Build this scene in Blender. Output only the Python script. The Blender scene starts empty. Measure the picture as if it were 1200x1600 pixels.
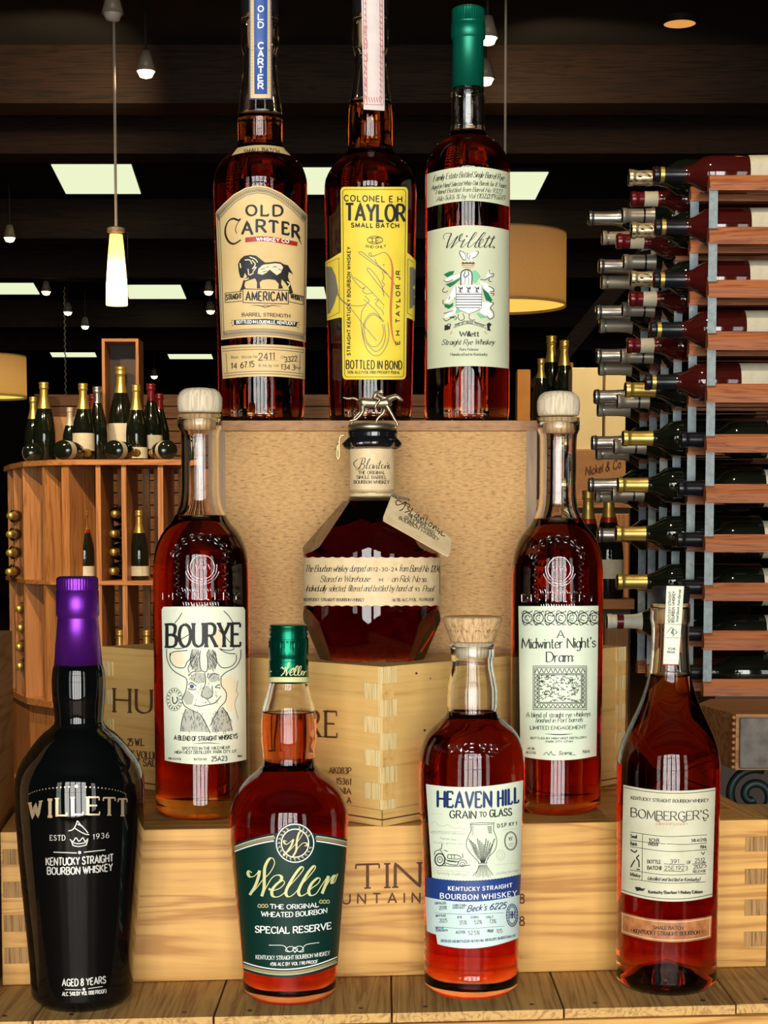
import bpy, bmesh, math, random
import numpy as np
from mathutils import Vector, Matrix
from mathutils.geometry import tessellate_polygon

# ------------------------------------------------------------------ camera
F, HOR, PITCH, EYE = 2700.0, 830.0, math.radians(4.0), 1.26
YP = HOR + F * math.tan(PITCH)
sc = bpy.context.scene
col = sc.collection
cam = bpy.data.cameras.new('camera')
cam.sensor_fit = 'VERTICAL'; cam.sensor_height = 36.0; cam.sensor_width = 27.0
cam.lens = F / 1600 * 36.0
cam.shift_y = (YP - 800) / 1600
cam.clip_start = 0.05; cam.clip_end = 100
camo = bpy.data.objects.new('camera', cam); col.objects.link(camo)
camo.location = (0, 0, EYE); camo.rotation_euler = (math.pi / 2 - PITCH, 0, 0)
sc.camera = camo

# ------------------------------------------------------------------ world, lights, exposure
w = bpy.data.worlds.new('world'); sc.world = w; w.use_nodes = True
w.node_tree.nodes['Background'].inputs[0].default_value = (0.75, 0.85, 1.0, 1)
w.node_tree.nodes['Background'].inputs[1].default_value = 1.0
vs = sc.view_settings
vs.view_transform = 'Standard'; vs.look = 'None'; vs.gamma = 1.0; vs.use_curve_mapping = False
vs.exposure = 0.0
sc.cycles.use_denoising = True
sc.cycles.max_bounces = 16; sc.cycles.transmission_bounces = 14; sc.cycles.transparent_max_bounces = 24
sc.cycles.diffuse_bounces = 3; sc.cycles.glossy_bounces = 6
sc.cycles.sample_clamp_indirect = 6.0
sc.cycles.blur_glossy = 0.3

WALL_Y = -3.2
# daylight through the shop-front panes behind the camera: (x centre, z centre, width, height)
PANES = [(-2.4, 1.50, 0.75, 2.8), (-1.15, 1.50, 0.60, 2.8), (-0.40, 1.50, 0.60, 2.8), (0.35, 1.50, 0.60, 2.8), (1.10, 1.50, 0.60, 2.8), (2.7, 1.50, 0.75, 2.8)]
def area(name, loc, rot, sx, sy, power, color):
    l = bpy.data.lights.new(name, 'AREA'); l.shape = 'RECTANGLE'; l.size = sx; l.size_y = sy
    l.energy = power; l.color = color
    o = bpy.data.objects.new(name, l); col.objects.link(o); o.location = loc; o.rotation_euler = rot
    return o
for i, (x, z, sx, sz) in enumerate(PANES):
    area('window_daylight', (x, WALL_Y + 0.06, z), (math.pi / 2, 0, 0), sx, sz, (43 if abs(x) < 1.5 else 12) * sx * sz, (1.0, 0.98, 0.91))
def spot(loc, target, power, size=1.2, color=(1.0, 0.72, 0.42), blend=0.7, r=0.04):
    l = bpy.data.lights.new('track_beam', 'SPOT'); l.energy = power; l.color = color
    l.spot_size = size; l.spot_blend = blend; l.shadow_soft_size = r
    o = bpy.data.objects.new('track_beam', l); col.objects.link(o); o.location = loc
    o.rotation_euler = (Vector(target) - Vector(loc)).to_track_quat('-Z', 'Y').to_euler()
    return o

# ------------------------------------------------------------------ pixel helpers (a pixel is a direction; depth comes from supports)
CP, SP = math.cos(PITCH), math.sin(PITCH)
def ray(px, py):
    X, Y = (px - 600) / F, (YP - py) / F
    return (X, CP + Y * SP, -SP + Y * CP)
def at(px, py, d):
    r = ray(px, py); t = d / r[1]
    return Vector((r[0] * t, d, r[2] * t))
def onz(px, py, z):
    r = ray(px, py); t = z / r[2]
    return Vector((r[0] * t, r[1] * t, z))
def pxm(py, d):                                # metres for one pixel at depth d, row py
    return d / ray(600, py)[1] / F

# ------------------------------------------------------------------ materials
def nodes(m):
    m.use_nodes = True
    return m.node_tree.nodes, m.node_tree.links
def mat(name, c, rough=0.5, metal=0.0, spec=0.5, coat=0.0, emit=None, es=1.0, sheen=0):
    m = bpy.data.materials.new(name); n, l = nodes(m); b = n['Principled BSDF']
    b.inputs['Base Color'].default_value = (*c, 1); b.inputs['Roughness'].default_value = rough
    b.inputs['Metallic'].default_value = metal; b.inputs['Specular IOR Level'].default_value = spec
    b.inputs['Coat Weight'].default_value = coat; b.inputs['Coat Roughness'].default_value = 0.05
    if emit:
        b.inputs['Emission Color'].default_value = (*emit, 1); b.inputs['Emission Strength'].default_value = es
    return m
def paper(name, c, c2=None, scale=60, rough=0.6, coat=0.0):
    m = mat(name, c, rough, coat=coat); n, l = nodes(m)
    tc = n.new('ShaderNodeTexCoord'); no = n.new('ShaderNodeTexNoise'); rp = n.new('ShaderNodeValToRGB')
    no.inputs['Scale'].default_value = scale; no.inputs['Detail'].default_value = 4
    c2 = c2 or tuple(x * 0.86 for x in c)
    rp.color_ramp.elements[0].position = 0.35; rp.color_ramp.elements[1].position = 0.65
    rp.color_ramp.elements[0].color = (*c2, 1); rp.color_ramp.elements[1].color = (*c, 1)
    l.new(tc.outputs['Object'], no.inputs['Vector']); l.new(no.outputs['Fac'], rp.inputs['Fac'])
    l.new(rp.outputs['Color'], n['Principled BSDF'].inputs['Base Color'])
    return m
def wood(name, c1, c2, axis='X', scale=1.0, rough=0.55, fine=0.5, bump=0.15, streak=14.0, rings=0.5, along=0.6):
    m = mat(name, c1, rough, spec=0.3); n, l = nodes(m); b = n['Principled BSDF']
    tc = n.new('ShaderNodeTexCoord'); mp = n.new('ShaderNodeMapping')
    s = [streak * scale] * 3; s['XYZ'.index(axis)] = along * scale
    mp.inputs['Scale'].default_value = s
    l.new(tc.outputs['Object'], mp.inputs['Vector'])
    n1 = n.new('ShaderNodeTexNoise'); n1.inputs['Scale'].default_value = 2.2; n1.inputs['Detail'].default_value = 5; n1.inputs['Distortion'].default_value = 0.8
    l.new(mp.outputs[0], n1.inputs['Vector'])
    # growth rings: bands read from the low noise
    mul = n.new('ShaderNodeMath'); mul.operation = 'MULTIPLY'; mul.inputs[1].default_value = 9.0
    fr = n.new('ShaderNodeMath'); fr.operation = 'PINGPONG'; fr.inputs[1].default_value = 0.5
    l.new(n1.outputs['Fac'], mul.inputs[0]); l.new(mul.outputs[0], fr.inputs[0])
    n2 = n.new('ShaderNodeTexNoise'); n2.inputs['Scale'].default_value = 14; n2.inputs['Detail'].default_value = 6
    l.new(mp.outputs[0], n2.inputs['Vector'])
    mix = n.new('ShaderNodeMath'); mix.operation = 'MULTIPLY_ADD'; mix.inputs[1].default_value = rings
    sub = n.new('ShaderNodeMath'); sub.operation = 'MULTIPLY'; sub.inputs[1].default_value = fine
    l.new(n2.outputs['Fac'], sub.inputs[0]); l.new(fr.outputs[0], mix.inputs[0]); l.new(sub.outputs[0], mix.inputs[2])
    rp = n.new('ShaderNodeValToRGB')
    rp.color_ramp.elements[0].position = 0.24; rp.color_ramp.elements[1].position = 0.58
    rp.color_ramp.elements[0].color = (*c2, 1); rp.color_ramp.elements[1].color = (*c1, 1)
    e = rp.color_ramp.elements.new(0.36); e.color = (*[0.35 * q + 0.65 * p for p, q in zip(c1, c2)], 1)
    l.new(mix.outputs[0], rp.inputs['Fac']); l.new(rp.outputs['Color'], b.inputs['Base Color'])
    bp = n.new('ShaderNodeBump'); bp.inputs['Strength'].default_value = bump; bp.inputs['Distance'].default_value = 0.001
    l.new(mix.outputs[0], bp.inputs['Height']); l.new(bp.outputs[0], b.inputs['Normal'])
    return m
def glass(name, c=(1, 1, 1), rough=0.0, ior=1.45):
    m = mat(name, c, rough); b = m.node_tree.nodes['Principled BSDF']
    b.inputs['Transmission Weight'].default_value = 1; b.inputs['IOR'].default_value = ior
    return m
def liquid(name, c, dens):
    m = bpy.data.materials.new(name); n, l = nodes(m)
    n.remove(n['Principled BSDF']); out = n['Material Output']
    t = n.new('ShaderNodeBsdfTransparent'); v = n.new('ShaderNodeVolumeAbsorption')
    v.inputs['Color'].default_value = (*c, 1); v.inputs['Density'].default_value = dens
    l.new(t.outputs[0], out.inputs['Surface']); l.new(v.outputs[0], out.inputs['Volume'])
    return m
def relief(name, fac):
    m = bpy.data.materials.new(name); n, l = nodes(m)
    n.remove(n['Principled BSDF']); out = n['Material Output']
    t = n.new('ShaderNodeBsdfTransparent'); g = n.new('ShaderNodeBsdfGlossy'); mx = n.new('ShaderNodeMixShader')
    g.inputs['Roughness'].default_value = 0.08; mx.inputs[0].default_value = fac
    l.new(t.outputs[0], mx.inputs[1]); l.new(g.outputs[0], mx.inputs[2]); l.new(mx.outputs[0], out.inputs['Surface'])
    return m

M = {}
M['glass'] = glass('clear_glass'); M['olive'] = glass('olive_base_glass', (0.72, 0.66, 0.30))
M['whiskey'] = liquid('whiskey', (0.82, 0.46, 0.0), 108)
M['whiskey_red'] = liquid('red_whiskey', (0.85, 0.40, 0.0), 90)
M['relief'] = relief('embossed_glass', 0.42)
M['black_glass'] = mat('black_glass', (0.002, 0.0025, 0.0025), 0.03, spec=0.45)
M['ink'] = mat('black_ink', (0.012, 0.012, 0.014), 0.6)
M['grey_ink'] = mat('grey_ink', (0.16, 0.15, 0.12), 0.6)
M['pale_ink'] = mat('pale_ink', (0.42, 0.42, 0.34), 0.6)
M['white'] = mat('white_ink', (0.88, 0.88, 0.84), 0.5)
M['red'] = mat('red_ink', (0.36, 0.02, 0.015), 0.5)
M['blue'] = mat('blue_ink', (0.01, 0.045, 0.22), 0.5)
M['name_blue'] = mat('deep_blue_ink', (0.006, 0.024, 0.125), 0.5)
M['navy'] = mat('navy_ink', (0.008, 0.02, 0.10), 0.5)
M['green'] = mat('green_ink', (0.0, 0.16, 0.06), 0.5)
M['mint'] = mat('mint_ink', (0.16, 0.50, 0.28), 0.5)
M['gold'] = mat('gold_foil', (0.78, 0.50, 0.16), 0.32, metal=1.0)
M['gold_ink'] = mat('gold_ink', (0.50, 0.40, 0.17), 0.5)
M['orange_ink'] = mat('orange_ink', (0.55, 0.17, 0.04), 0.5)
M['cream'] = paper('cream_paper', (0.78, 0.57, 0.26), (0.68, 0.46, 0.19), 22)
M['yellow'] = paper('yellow_paper', (0.82, 0.62, 0.05), (0.74, 0.55, 0.04), 40)
M['sage'] = paper('sage_paper', (0.62, 0.64, 0.44), (0.56, 0.59, 0.40), 25)
M['offwhite'] = paper('offwhite_paper', (0.74, 0.76, 0.60), (0.68, 0.72, 0.56), 25)
M['mintwhite'] = paper('mint_white_paper', (0.72, 0.78, 0.62), (0.64, 0.74, 0.56), 20)
M['parch'] = paper('parchment_paper', (0.72, 0.56, 0.32), (0.62, 0.46, 0.25), 120)
M['bone'] = paper('bone_paper', (0.62, 0.60, 0.44), (0.54, 0.52, 0.36), 60)
M['copper'] = paper('copper_paper', (0.52, 0.20, 0.06), (0.30, 0.10, 0.03), 180)
M['icy'] = paper('ice_blue_paper', (0.62, 0.76, 0.72), (0.56, 0.72, 0.70), 25)
M['pale_ochre'] = mat('pale_ochre_ink', (0.78, 0.66, 0.44), 0.6)
M['weller'] = mat('bottle_green_paper', (0.0, 0.026, 0.018), 0.5, spec=0.3)
M['weller_cap'] = mat('green_metal', (0.0, 0.10, 0.055), 0.25, metal=0.85)
M['rye_cap'] = mat('teal_green_foil', (0.0, 0.15, 0.09), 0.38, metal=0.6)
M['purple'] = mat('purple_foil', (0.13, 0.015, 0.30), 0.32, metal=0.75)
M['lettering_gold'] = mat('pale_gold_print', (0.62, 0.60, 0.28), 0.5)
M['brass_print'] = mat('gold_print', (0.75, 0.55, 0.32), 0.35, metal=0.7)
M['silver_print'] = mat('silver_print', (0.62, 0.60, 0.55), 0.4, metal=0.4)
M['wax'] = mat('black_wax', (0.006, 0.006, 0.007), 0.15, coat=0.6)
M['pewter'] = mat('antique_pewter', (0.30, 0.25, 0.17), 0.36, metal=0.9)
M['brass'] = mat('brass', (0.75, 0.55, 0.22), 0.3, metal=1.0)
M['pink'] = paper('pink_white_paper', (0.72, 0.62, 0.58), (0.66, 0.55, 0.52), 60)
M['rose_ink'] = mat('rose_ink', (0.55, 0.17, 0.15), 0.5)
M['strip_blue'] = mat('royal_blue_paper', (0.015, 0.07, 0.30), 0.45)
M['stopper'] = mat('black_stopper', (0.008, 0.008, 0.009), 0.4)
M['cork'] = wood('pale_stopper_wood', (0.74, 0.64, 0.47), (0.50, 0.40, 0.26), 'Z', 3.0, 0.6, 0.5, 0.2)
M['corkwood'] = wood('oak_stopper_wood', (0.66, 0.44, 0.22), (0.36, 0.20, 0.08), 'Z', 3.0, 0.6)
M['pine'] = wood('pine', (0.66, 0.36, 0.095), (0.42, 0.19, 0.04), 'X', 1.0, 0.5, 0.42, 0.06, 12, 0.72)
M['pine_y'] = wood('pine_depthwise', (0.64, 0.35, 0.095), (0.40, 0.18, 0.04), 'Y', 1.0, 0.55, 0.42, 0.08, 12, 0.72)
M['poplar'] = wood('pale_crate_wood', (0.74, 0.47, 0.16), (0.50, 0.27, 0.07), 'X', 0.8, 0.55, 0.75, 0.08, 14, 0.2)
M['plank'] = wood('worn_plank', (0.62, 0.38, 0.13), (0.34, 0.18, 0.055), 'Y', 1.4, 0.65, 0.5, 0.2, 16, 0.5)
M['endgrain'] = wood('end_grain', (0.40, 0.22, 0.075), (0.18, 0.085, 0.025), 'Z', 4.0, 0.65, 0.5, 0.2, 14, 0.6)
M['finger_pale'] = wood('pale_end_grain', (0.80, 0.62, 0.30), (0.52, 0.34, 0.12), 'Z', 4.0, 0.6, 0.5, 0.1, 14, 0.6)
M['ply'] = wood('rough_ply', (0.53, 0.31, 0.12), (0.15, 0.065, 0.02), 'X', 4.2, 0.7, 0.92, 0.7, 12, 0.1, along=4.0)
M['ply_edge'] = wood('ply_edge', (0.40, 0.215, 0.10), (0.15, 0.07, 0.03), 'X', 3.0, 0.7, 0.85, 0.4, 8, 0.2, along=3.0)
M['grey_edge'] = wood('weathered_edge', (0.33, 0.23, 0.15), (0.16, 0.10, 0.06), 'Z', 3.0, 0.7, 0.8, 0.4, 8, 0.3)
M['walnut'] = wood('brown_box_wood', (0.42, 0.22, 0.075), (0.22, 0.10, 0.03), 'Y', 1.0, 0.5, 0.5, 0.1, 14, 0.5)
M['brand'] = mat('branded_lettering', (0.10, 0.035, 0.012), 0.8)

# ------------------------------------------------------------------ mesh helpers
def mk(name, v, f, m, parent=None, smooth=False, loc=None):
    me = bpy.data.meshes.new(name); me.from_pydata([tuple(x) for x in v], [], f); me.update()
    if smooth:
        me.polygons.foreach_set('use_smooth', [True] * len(me.polygons))
    if m: me.materials.append(m)
    o = bpy.data.objects.new(name, me); col.objects.link(o)
    if parent: o.parent = parent
    if loc is not None: o.location = loc
    return o
def bmk(name, bm, m, parent=None, smooth=False):
    me = bpy.data.meshes.new(name); bm.to_mesh(me); bm.free()
    if smooth: me.polygons.foreach_set('use_smooth', [True] * len(me.polygons))
    me.materials.append(m)
    o = bpy.data.objects.new(name, me); col.objects.link(o)
    if parent: o.parent = parent
    return o
def tag(o, label, cat, group=None, kind=None):
    o['label'] = label; o['category'] = cat
    if group: o['group'] = group
    if kind: o['kind'] = kind
    return o
def struct(o):
    o['kind'] = 'structure'; return o
def thing(name, loc, label, cat, group=None, rz=0):
    o = bpy.data.objects.new(name, None); o.empty_display_size = 0.02; col.objects.link(o)
    o.location = loc; o.rotation_euler = (0, 0, rz)
    return tag(o, label, cat, group)
def boxvf(x0, x1, y0, y1, z0, z1):
    v = [(x, y, z) for z in (z0, z1) for y in (y0, y1) for x in (x0, x1)]
    return v, [(0, 2, 3, 1), (4, 5, 7, 6), (0, 1, 5, 4), (2, 6, 7, 3), (0, 4, 6, 2), (1, 3, 7, 5)]
def box(name, b, m, parent=None, bev=0.0):
    v, f = boxvf(*b)
    if bev <= 0: return mk(name, v, f, m, parent)
    bm = bmesh.new(); vv = [bm.verts.new(p) for p in v]
    for q in f: bm.faces.new([vv[i] for i in q])
    bmesh.ops.bevel(bm, geom=list(bm.edges), offset=bev, segments=2, affect='EDGES', profile=0.5)
    return bmk(name, bm, m, parent)
def lathe(prof, seg=64, rfun=None, flip=False, vf=None):
    v, f = vf if vf else ([], [])
    rings = []
    for k, (r, z) in enumerate(prof):
        if r <= 1e-6:
            rings.append([len(v)]); v.append((0, 0, z))
        else:
            rings.append(list(range(len(v), len(v) + seg)))
            for s in range(seg):
                a = 2 * math.pi * s / seg
                rr = rfun(r, z, a) if rfun else r
                v.append((rr * math.sin(a), -rr * math.cos(a), z))
    for a, b in zip(rings, rings[1:]):
        for s in range(seg):
            t = (s + 1) % seg
            if len(a) == 1 and len(b) == 1: continue
            if len(a) == 1: q = (a[0], b[t], b[s])
            elif len(b) == 1: q = (a[s], a[t], b[0])
            else: q = (a[s], a[t], b[t], b[s])
            f.append(q[::-1] if flip else q)
    return v, f
def tube(v, f, pts, rad, seg=8, cap=True):
    pts = [Vector(p) for p in pts]; n = len(pts)
    rad = rad if isinstance(rad, (list, tuple)) else [rad] * n
    base = len(v); up = None
    for i, p in enumerate(pts):
        t = (pts[min(i + 1, n - 1)] - pts[max(i - 1, 0)]).normalized()
        if up is None: up = t.orthogonal().normalized()
        up = (up - t * up.dot(t))
        up = up.normalized() if up.length > 1e-6 else t.orthogonal().normalized()
        s = t.cross(up)
        for k in range(seg):
            a = 2 * math.pi * k / seg
            v.append(tuple(p + (up * math.cos(a) + s * math.sin(a)) * rad[i]))
    for i in range(n - 1):
        for k in range(seg):
            a, b = base + i * seg + k, base + i * seg + (k + 1) % seg
            f.append((a, b, b + seg, a + seg))
    if cap:
        f.append(tuple(base + k for k in range(seg))[::-1]); f.append(tuple(base + (n - 1) * seg + k for k in range(seg)))
    return v, f
def crom(pts, step=0.34, closed=False):
    P = [Vector(p) for p in pts]
    if len(P) < 3: return P
    out = []; n = len(P)
    rng = range(n) if closed else range(n - 1)
    for i in rng:
        p1, p2 = P[i], P[(i + 1) % n]
        p0 = P[i - 1] if (i > 0 or closed) else p1 * 2 - p2
        p3 = P[(i + 2) % n] if (i + 2 < n or closed) else p2 * 2 - p1
        k = 5
        for j in range(k):
            t = j / k
            out.append(0.5 * ((2 * p1) + (p2 - p0) * t + (2 * p0 - 5 * p1 + 4 * p2 - p3) * t * t + (3 * p1 - p0 - 3 * p2 + p3) * t ** 3))
    out.append(P[0] if closed else P[-1])
    return out
class Pchip:
    def __init__(s, pts):
        pts = sorted(pts); s.x = np.array([p[0] for p in pts], float); s.y = np.array([p[1] for p in pts], float)
        h = np.diff(s.x); dl = np.diff(s.y) / h; d = np.zeros(len(s.x))
        for i in range(1, len(s.x) - 1):
            if dl[i - 1] * dl[i] > 0:
                w1, w2 = 2 * h[i] + h[i - 1], h[i] + 2 * h[i - 1]
                d[i] = (w1 + w2) / (w1 / dl[i - 1] + w2 / dl[i])
        d[0], d[-1] = dl[0], dl[-1]; s.d = d
        s.xl, s.yl, s.dl = s.x.tolist(), s.y.tolist(), d.tolist()
    def __call__(s, x):
        X = s.xl
        if x <= X[0]: return s.yl[0]
        if x >= X[-1]: return s.yl[-1]
        lo, hi = 0, len(X) - 1
        while hi - lo > 1:
            m = (lo + hi) // 2
            if X[m] <= x: lo = m
            else: hi = m
        h = X[hi] - X[lo]; t = (x - X[lo]) / h
        return (s.yl[lo] * (1 + 2 * t) * (1 - t) ** 2 + h * s.dl[lo] * t * (1 - t) ** 2 + s.yl[hi] * t * t * (3 - 2 * t) + h * s.dl[hi] * t * t * (t - 1))

# ------------------------------------------------------------------ stroke lettering
GL = {
'A': ".8|0,0 .4,1 .8,0;.14,.34 .66,.34", 'B': ".66|0,0 0,1;~0,1 .34,1 .55,.93 .58,.76 .5,.58 .3,.53 0,.53;~0,.53 .34,.53 .6,.45 .66,.27 .58,.08 .34,0 0,0",
'C': ".7|~.68,.8 .56,.96 .37,1 .12,.86 0,.5 .12,.14 .37,0 .56,.04 .7,.2", 'D': ".72|0,0 0,1;~0,1 .3,1 .6,.86 .72,.5 .6,.14 .3,0 0,0",
'E': ".58|0,0 0,1;0,1 .56,1;0,.52 .46,.52;0,0 .58,0", 'F': ".56|0,0 0,1;0,1 .56,1;0,.52 .45,.52",
'G': ".74|~.68,.8 .56,.96 .37,1 .12,.86 0,.5 .12,.14 .37,0 .58,.05 .72,.2;.72,.2 .72,.46 .44,.46", 'H': ".72|0,0 0,1;.72,0 .72,1;0,.52 .72,.52",
'I': ".04|.02,0 .02,1", 'J': ".42|~.42,1 .42,.3 .36,.06 .2,0 .04,.08 0,.24", 'K': ".68|0,0 0,1;.64,1 0,.42;.2,.6 .68,0", 'L': ".54|0,1 0,0 .54,0",
'M': ".9|0,0 .06,1 .45,.12 .84,1 .9,0", 'N': ".74|0,0 0,1 .74,0 .74,1", 'O': ".8|~.4,1 .12,.86 0,.5 .12,.14 .4,0 .68,.14 .8,.5 .68,.86 .4,1",
'P': ".62|0,0 0,1;~0,1 .36,1 .58,.9 .62,.72 .54,.53 .32,.45 0,.45", 'Q': ".8|~.4,1 .12,.86 0,.5 .12,.14 .4,0 .68,.14 .8,.5 .68,.86 .4,1;.46,.25 .82,-.12",
'R': ".68|0,0 0,1;~0,1 .36,1 .56,.9 .6,.73 .52,.55 .32,.48 0,.48;.3,.48 .68,0", 'S': ".6|~.56,.8 .46,.95 .3,1 .1,.92 .04,.75 .14,.58 .32,.5 .52,.41 .6,.24 .5,.06 .28,0 .1,.06 0,.2",
'T': ".7|.35,0 .35,1;0,1 .7,1", 'U': ".7|~0,1 0,.35 .08,.1 .35,0 .62,.1 .7,.35 .7,1", 'V': ".76|0,1 .38,0 .76,1", 'W': "1.06|0,1 .28,0 .53,.85 .78,0 1.06,1",
'X': ".72|0,0 .72,1;0,1 .72,0", 'Y': ".72|0,1 .36,.48 .72,1;.36,.48 .36,0", 'Z': ".64|0,1 .64,1 0,0 .64,0",
'a': ".46|~.44,.46 .34,.6 .2,.62 .04,.46 0,.28 .06,.06 .2,0 .36,.08 .45,.24;.46,.62 .44,.2 .46,0", 'b': ".46|0,1 0,0;~0,.4 .1,.58 .26,.62 .42,.5 .46,.3 .4,.08 .24,0 .08,.06 0,.2",
'c': ".4|~.4,.5 .26,.62 .1,.54 0,.3 .08,.06 .24,0 .4,.12", 'd': ".46|.46,1 .46,0;~.46,.42 .36,.58 .2,.62 .05,.48 0,.28 .06,.06 .2,0 .38,.08 .46,.22",
'e': ".42|~0,.33 .42,.36 .36,.56 .22,.62 .06,.5 0,.28 .08,.06 .24,0 .42,.12", 'f': ".34|~.38,.9 .3,1 .2,.96 .16,.8 .14,0;0,.6 .32,.6",
'g': ".46|~.44,.46 .34,.6 .2,.62 .05,.48 0,.3 .06,.1 .2,.04 .38,.12 .45,.26;~.46,.6 .46,0 .4,-.24 .22,-.3 .04,-.22", 'h': ".44|0,0 0,1;~0,.38 .14,.58 .28,.62 .42,.52 .44,.36 .44,0",
'i': ".04|.02,0 .02,.62;.02,.8 .02,.88", 'j': ".2|~.18,.62 .18,0 .12,-.22 -.04,-.28;.18,.8 .18,.88", 'k': ".42|0,0 0,1;.38,.62 0,.24;.14,.36 .42,0", 'l': ".04|.02,0 .02,1",
'm': ".76|0,0 0,.62;~0,.4 .12,.58 .24,.62 .36,.54 .38,.36 .38,0;~.38,.4 .5,.58 .62,.62 .74,.54 .76,.36 .76,0", 'n': ".44|0,0 0,.62;~0,.4 .14,.58 .28,.62 .42,.52 .44,.36 .44,0",
'o': ".46|~.23,.62 .06,.52 0,.3 .06,.1 .23,0 .4,.1 .46,.31 .4,.52 .23,.62", 'p': ".46|0,.62 0,-.3;~0,.4 .1,.58 .26,.62 .42,.5 .46,.3 .4,.08 .24,0 .08,.06 0,.2",
'q': ".46|.46,.62 .46,-.3;~.46,.42 .36,.58 .2,.62 .05,.48 0,.28 .06,.06 .2,0 .38,.08 .46,.22", 'r': ".3|0,0 0,.62;~0,.38 .1,.56 .22,.62 .32,.58",
's': ".36|~.34,.5 .22,.62 .06,.56 .04,.42 .18,.32 .34,.22 .34,.07 .18,0 0,.1", 't': ".32|~.13,.9 .13,.16 .2,0 .34,.06;0,.62 .3,.62", 'u': ".44|~0,.62 0,.22 .06,.03 .2,0 .36,.1 .44,.26;.44,.62 .44,0",
'v': ".44|0,.62 .22,0 .44,.62", 'w': ".66|0,.62 .17,0 .33,.52 .49,0 .66,.62", 'x': ".42|0,0 .42,.62;0,.62 .42,0", 'y': ".44|0,.62 .23,.04;~.44,.62 .2,-.06 .1,-.26 -.04,-.28", 'z': ".4|0,.62 .4,.62 0,0 .4,0",
'0': ".56|~.28,1 .06,.86 0,.5 .06,.14 .28,0 .5,.14 .56,.5 .5,.86 .28,1", '1': ".26|0,.82 .2,1 .2,0", '2': ".54|~.02,.76 .1,.94 .28,1 .48,.92 .52,.72 .4,.48 .16,.2 0,0;0,0 .54,0",
'3': ".52|~.02,.86 .2,1 .42,.94 .48,.76 .38,.56 .2,.53;~.2,.53 .44,.46 .52,.26 .42,.06 .22,0 0,.1", '4': ".56|.42,0 .42,1 0,.3 .56,.3", '5': ".54|.48,1 .08,1 .04,.56;~.04,.56 .26,.62 .46,.52 .54,.3 .44,.08 .22,0 0,.08",
'6': ".54|~.46,.96 .24,.86 .06,.56 0,.3 .08,.06 .28,0 .48,.08 .54,.3 .46,.52 .28,.58 .1,.48 .02,.3", '7': ".5|0,1 .5,1 .16,0", '8': ".54|~.27,.54 .08,.66 .06,.86 .27,1 .48,.86 .46,.66 .27,.54 .06,.42 0,.22 .1,.04 .27,0 .44,.04 .54,.22 .48,.42 .27,.54",
'9': ".54|~.08,.04 .3,.14 .48,.44 .54,.7 .46,.94 .26,1 .06,.92 0,.7 .08,.48 .26,.42 .44,.52 .52,.7",
'.': ".06|.02,0 .02,.07", ',': ".08|.06,.06 0,-.14", "'": ".06|.03,1 .01,.78", '-': ".32|0,.42 .32,.42", '%': ".76|0,0 .76,1;~.16,1 .02,.9 .02,.72 .16,.62 .3,.72 .3,.9 .16,1;~.6,.38 .46,.28 .46,.1 .6,0 .74,.1 .74,.28 .6,.38",
'/': ".4|0,-.05 .4,1.05", '(': ".22|~.22,1.06 .04,.8 0,.5 .04,.2 .22,-.06", ')': ".22|~0,1.06 .18,.8 .22,.5 .18,.2 0,-.06", '[': ".2|.2,1 0,1 0,0 .2,0", ']': ".2|0,1 .2,1 .2,0 0,0", '#': ".6|.12,0 .22,1;.4,0 .5,1;0,.32 .58,.32;.04,.68 .6,.68",
'&': ".7|~.7,0 .3,.45 .14,.75 .24,.98 .4,.96 .46,.78 .3,.58 .06,.36 0,.16 .14,.01 .36,.04 .6,.36", '|': ".04|.02,-.1 .02,1.1", ' ': ".36|", ':': ".06|.02,.1 .02,.17;.02,.5 .02,.57", '_': ".5|0,0 .5,0", '*': ".3|0,.5 .3,.5;.15,.3 .15,.7",
}
GC = {}
def glyph(c):
    if c not in GC:
        wd, body = GL.get(c, GL.get(c.upper(), GL['-'])).split('|')[:2] if c != '|' else ('.04', '.02,-.1 .02,1.1')
        st = []
        for s in body.split(';'):
            if not s: continue
            sm = s.startswith('~'); pts = [Vector([float(q) for q in p.split(',')]) for p in s.lstrip('~').split()]
            st.append((crom(pts) if sm else pts, sm))
        GC[c] = (float(wd), st)
    return GC[c]

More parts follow.
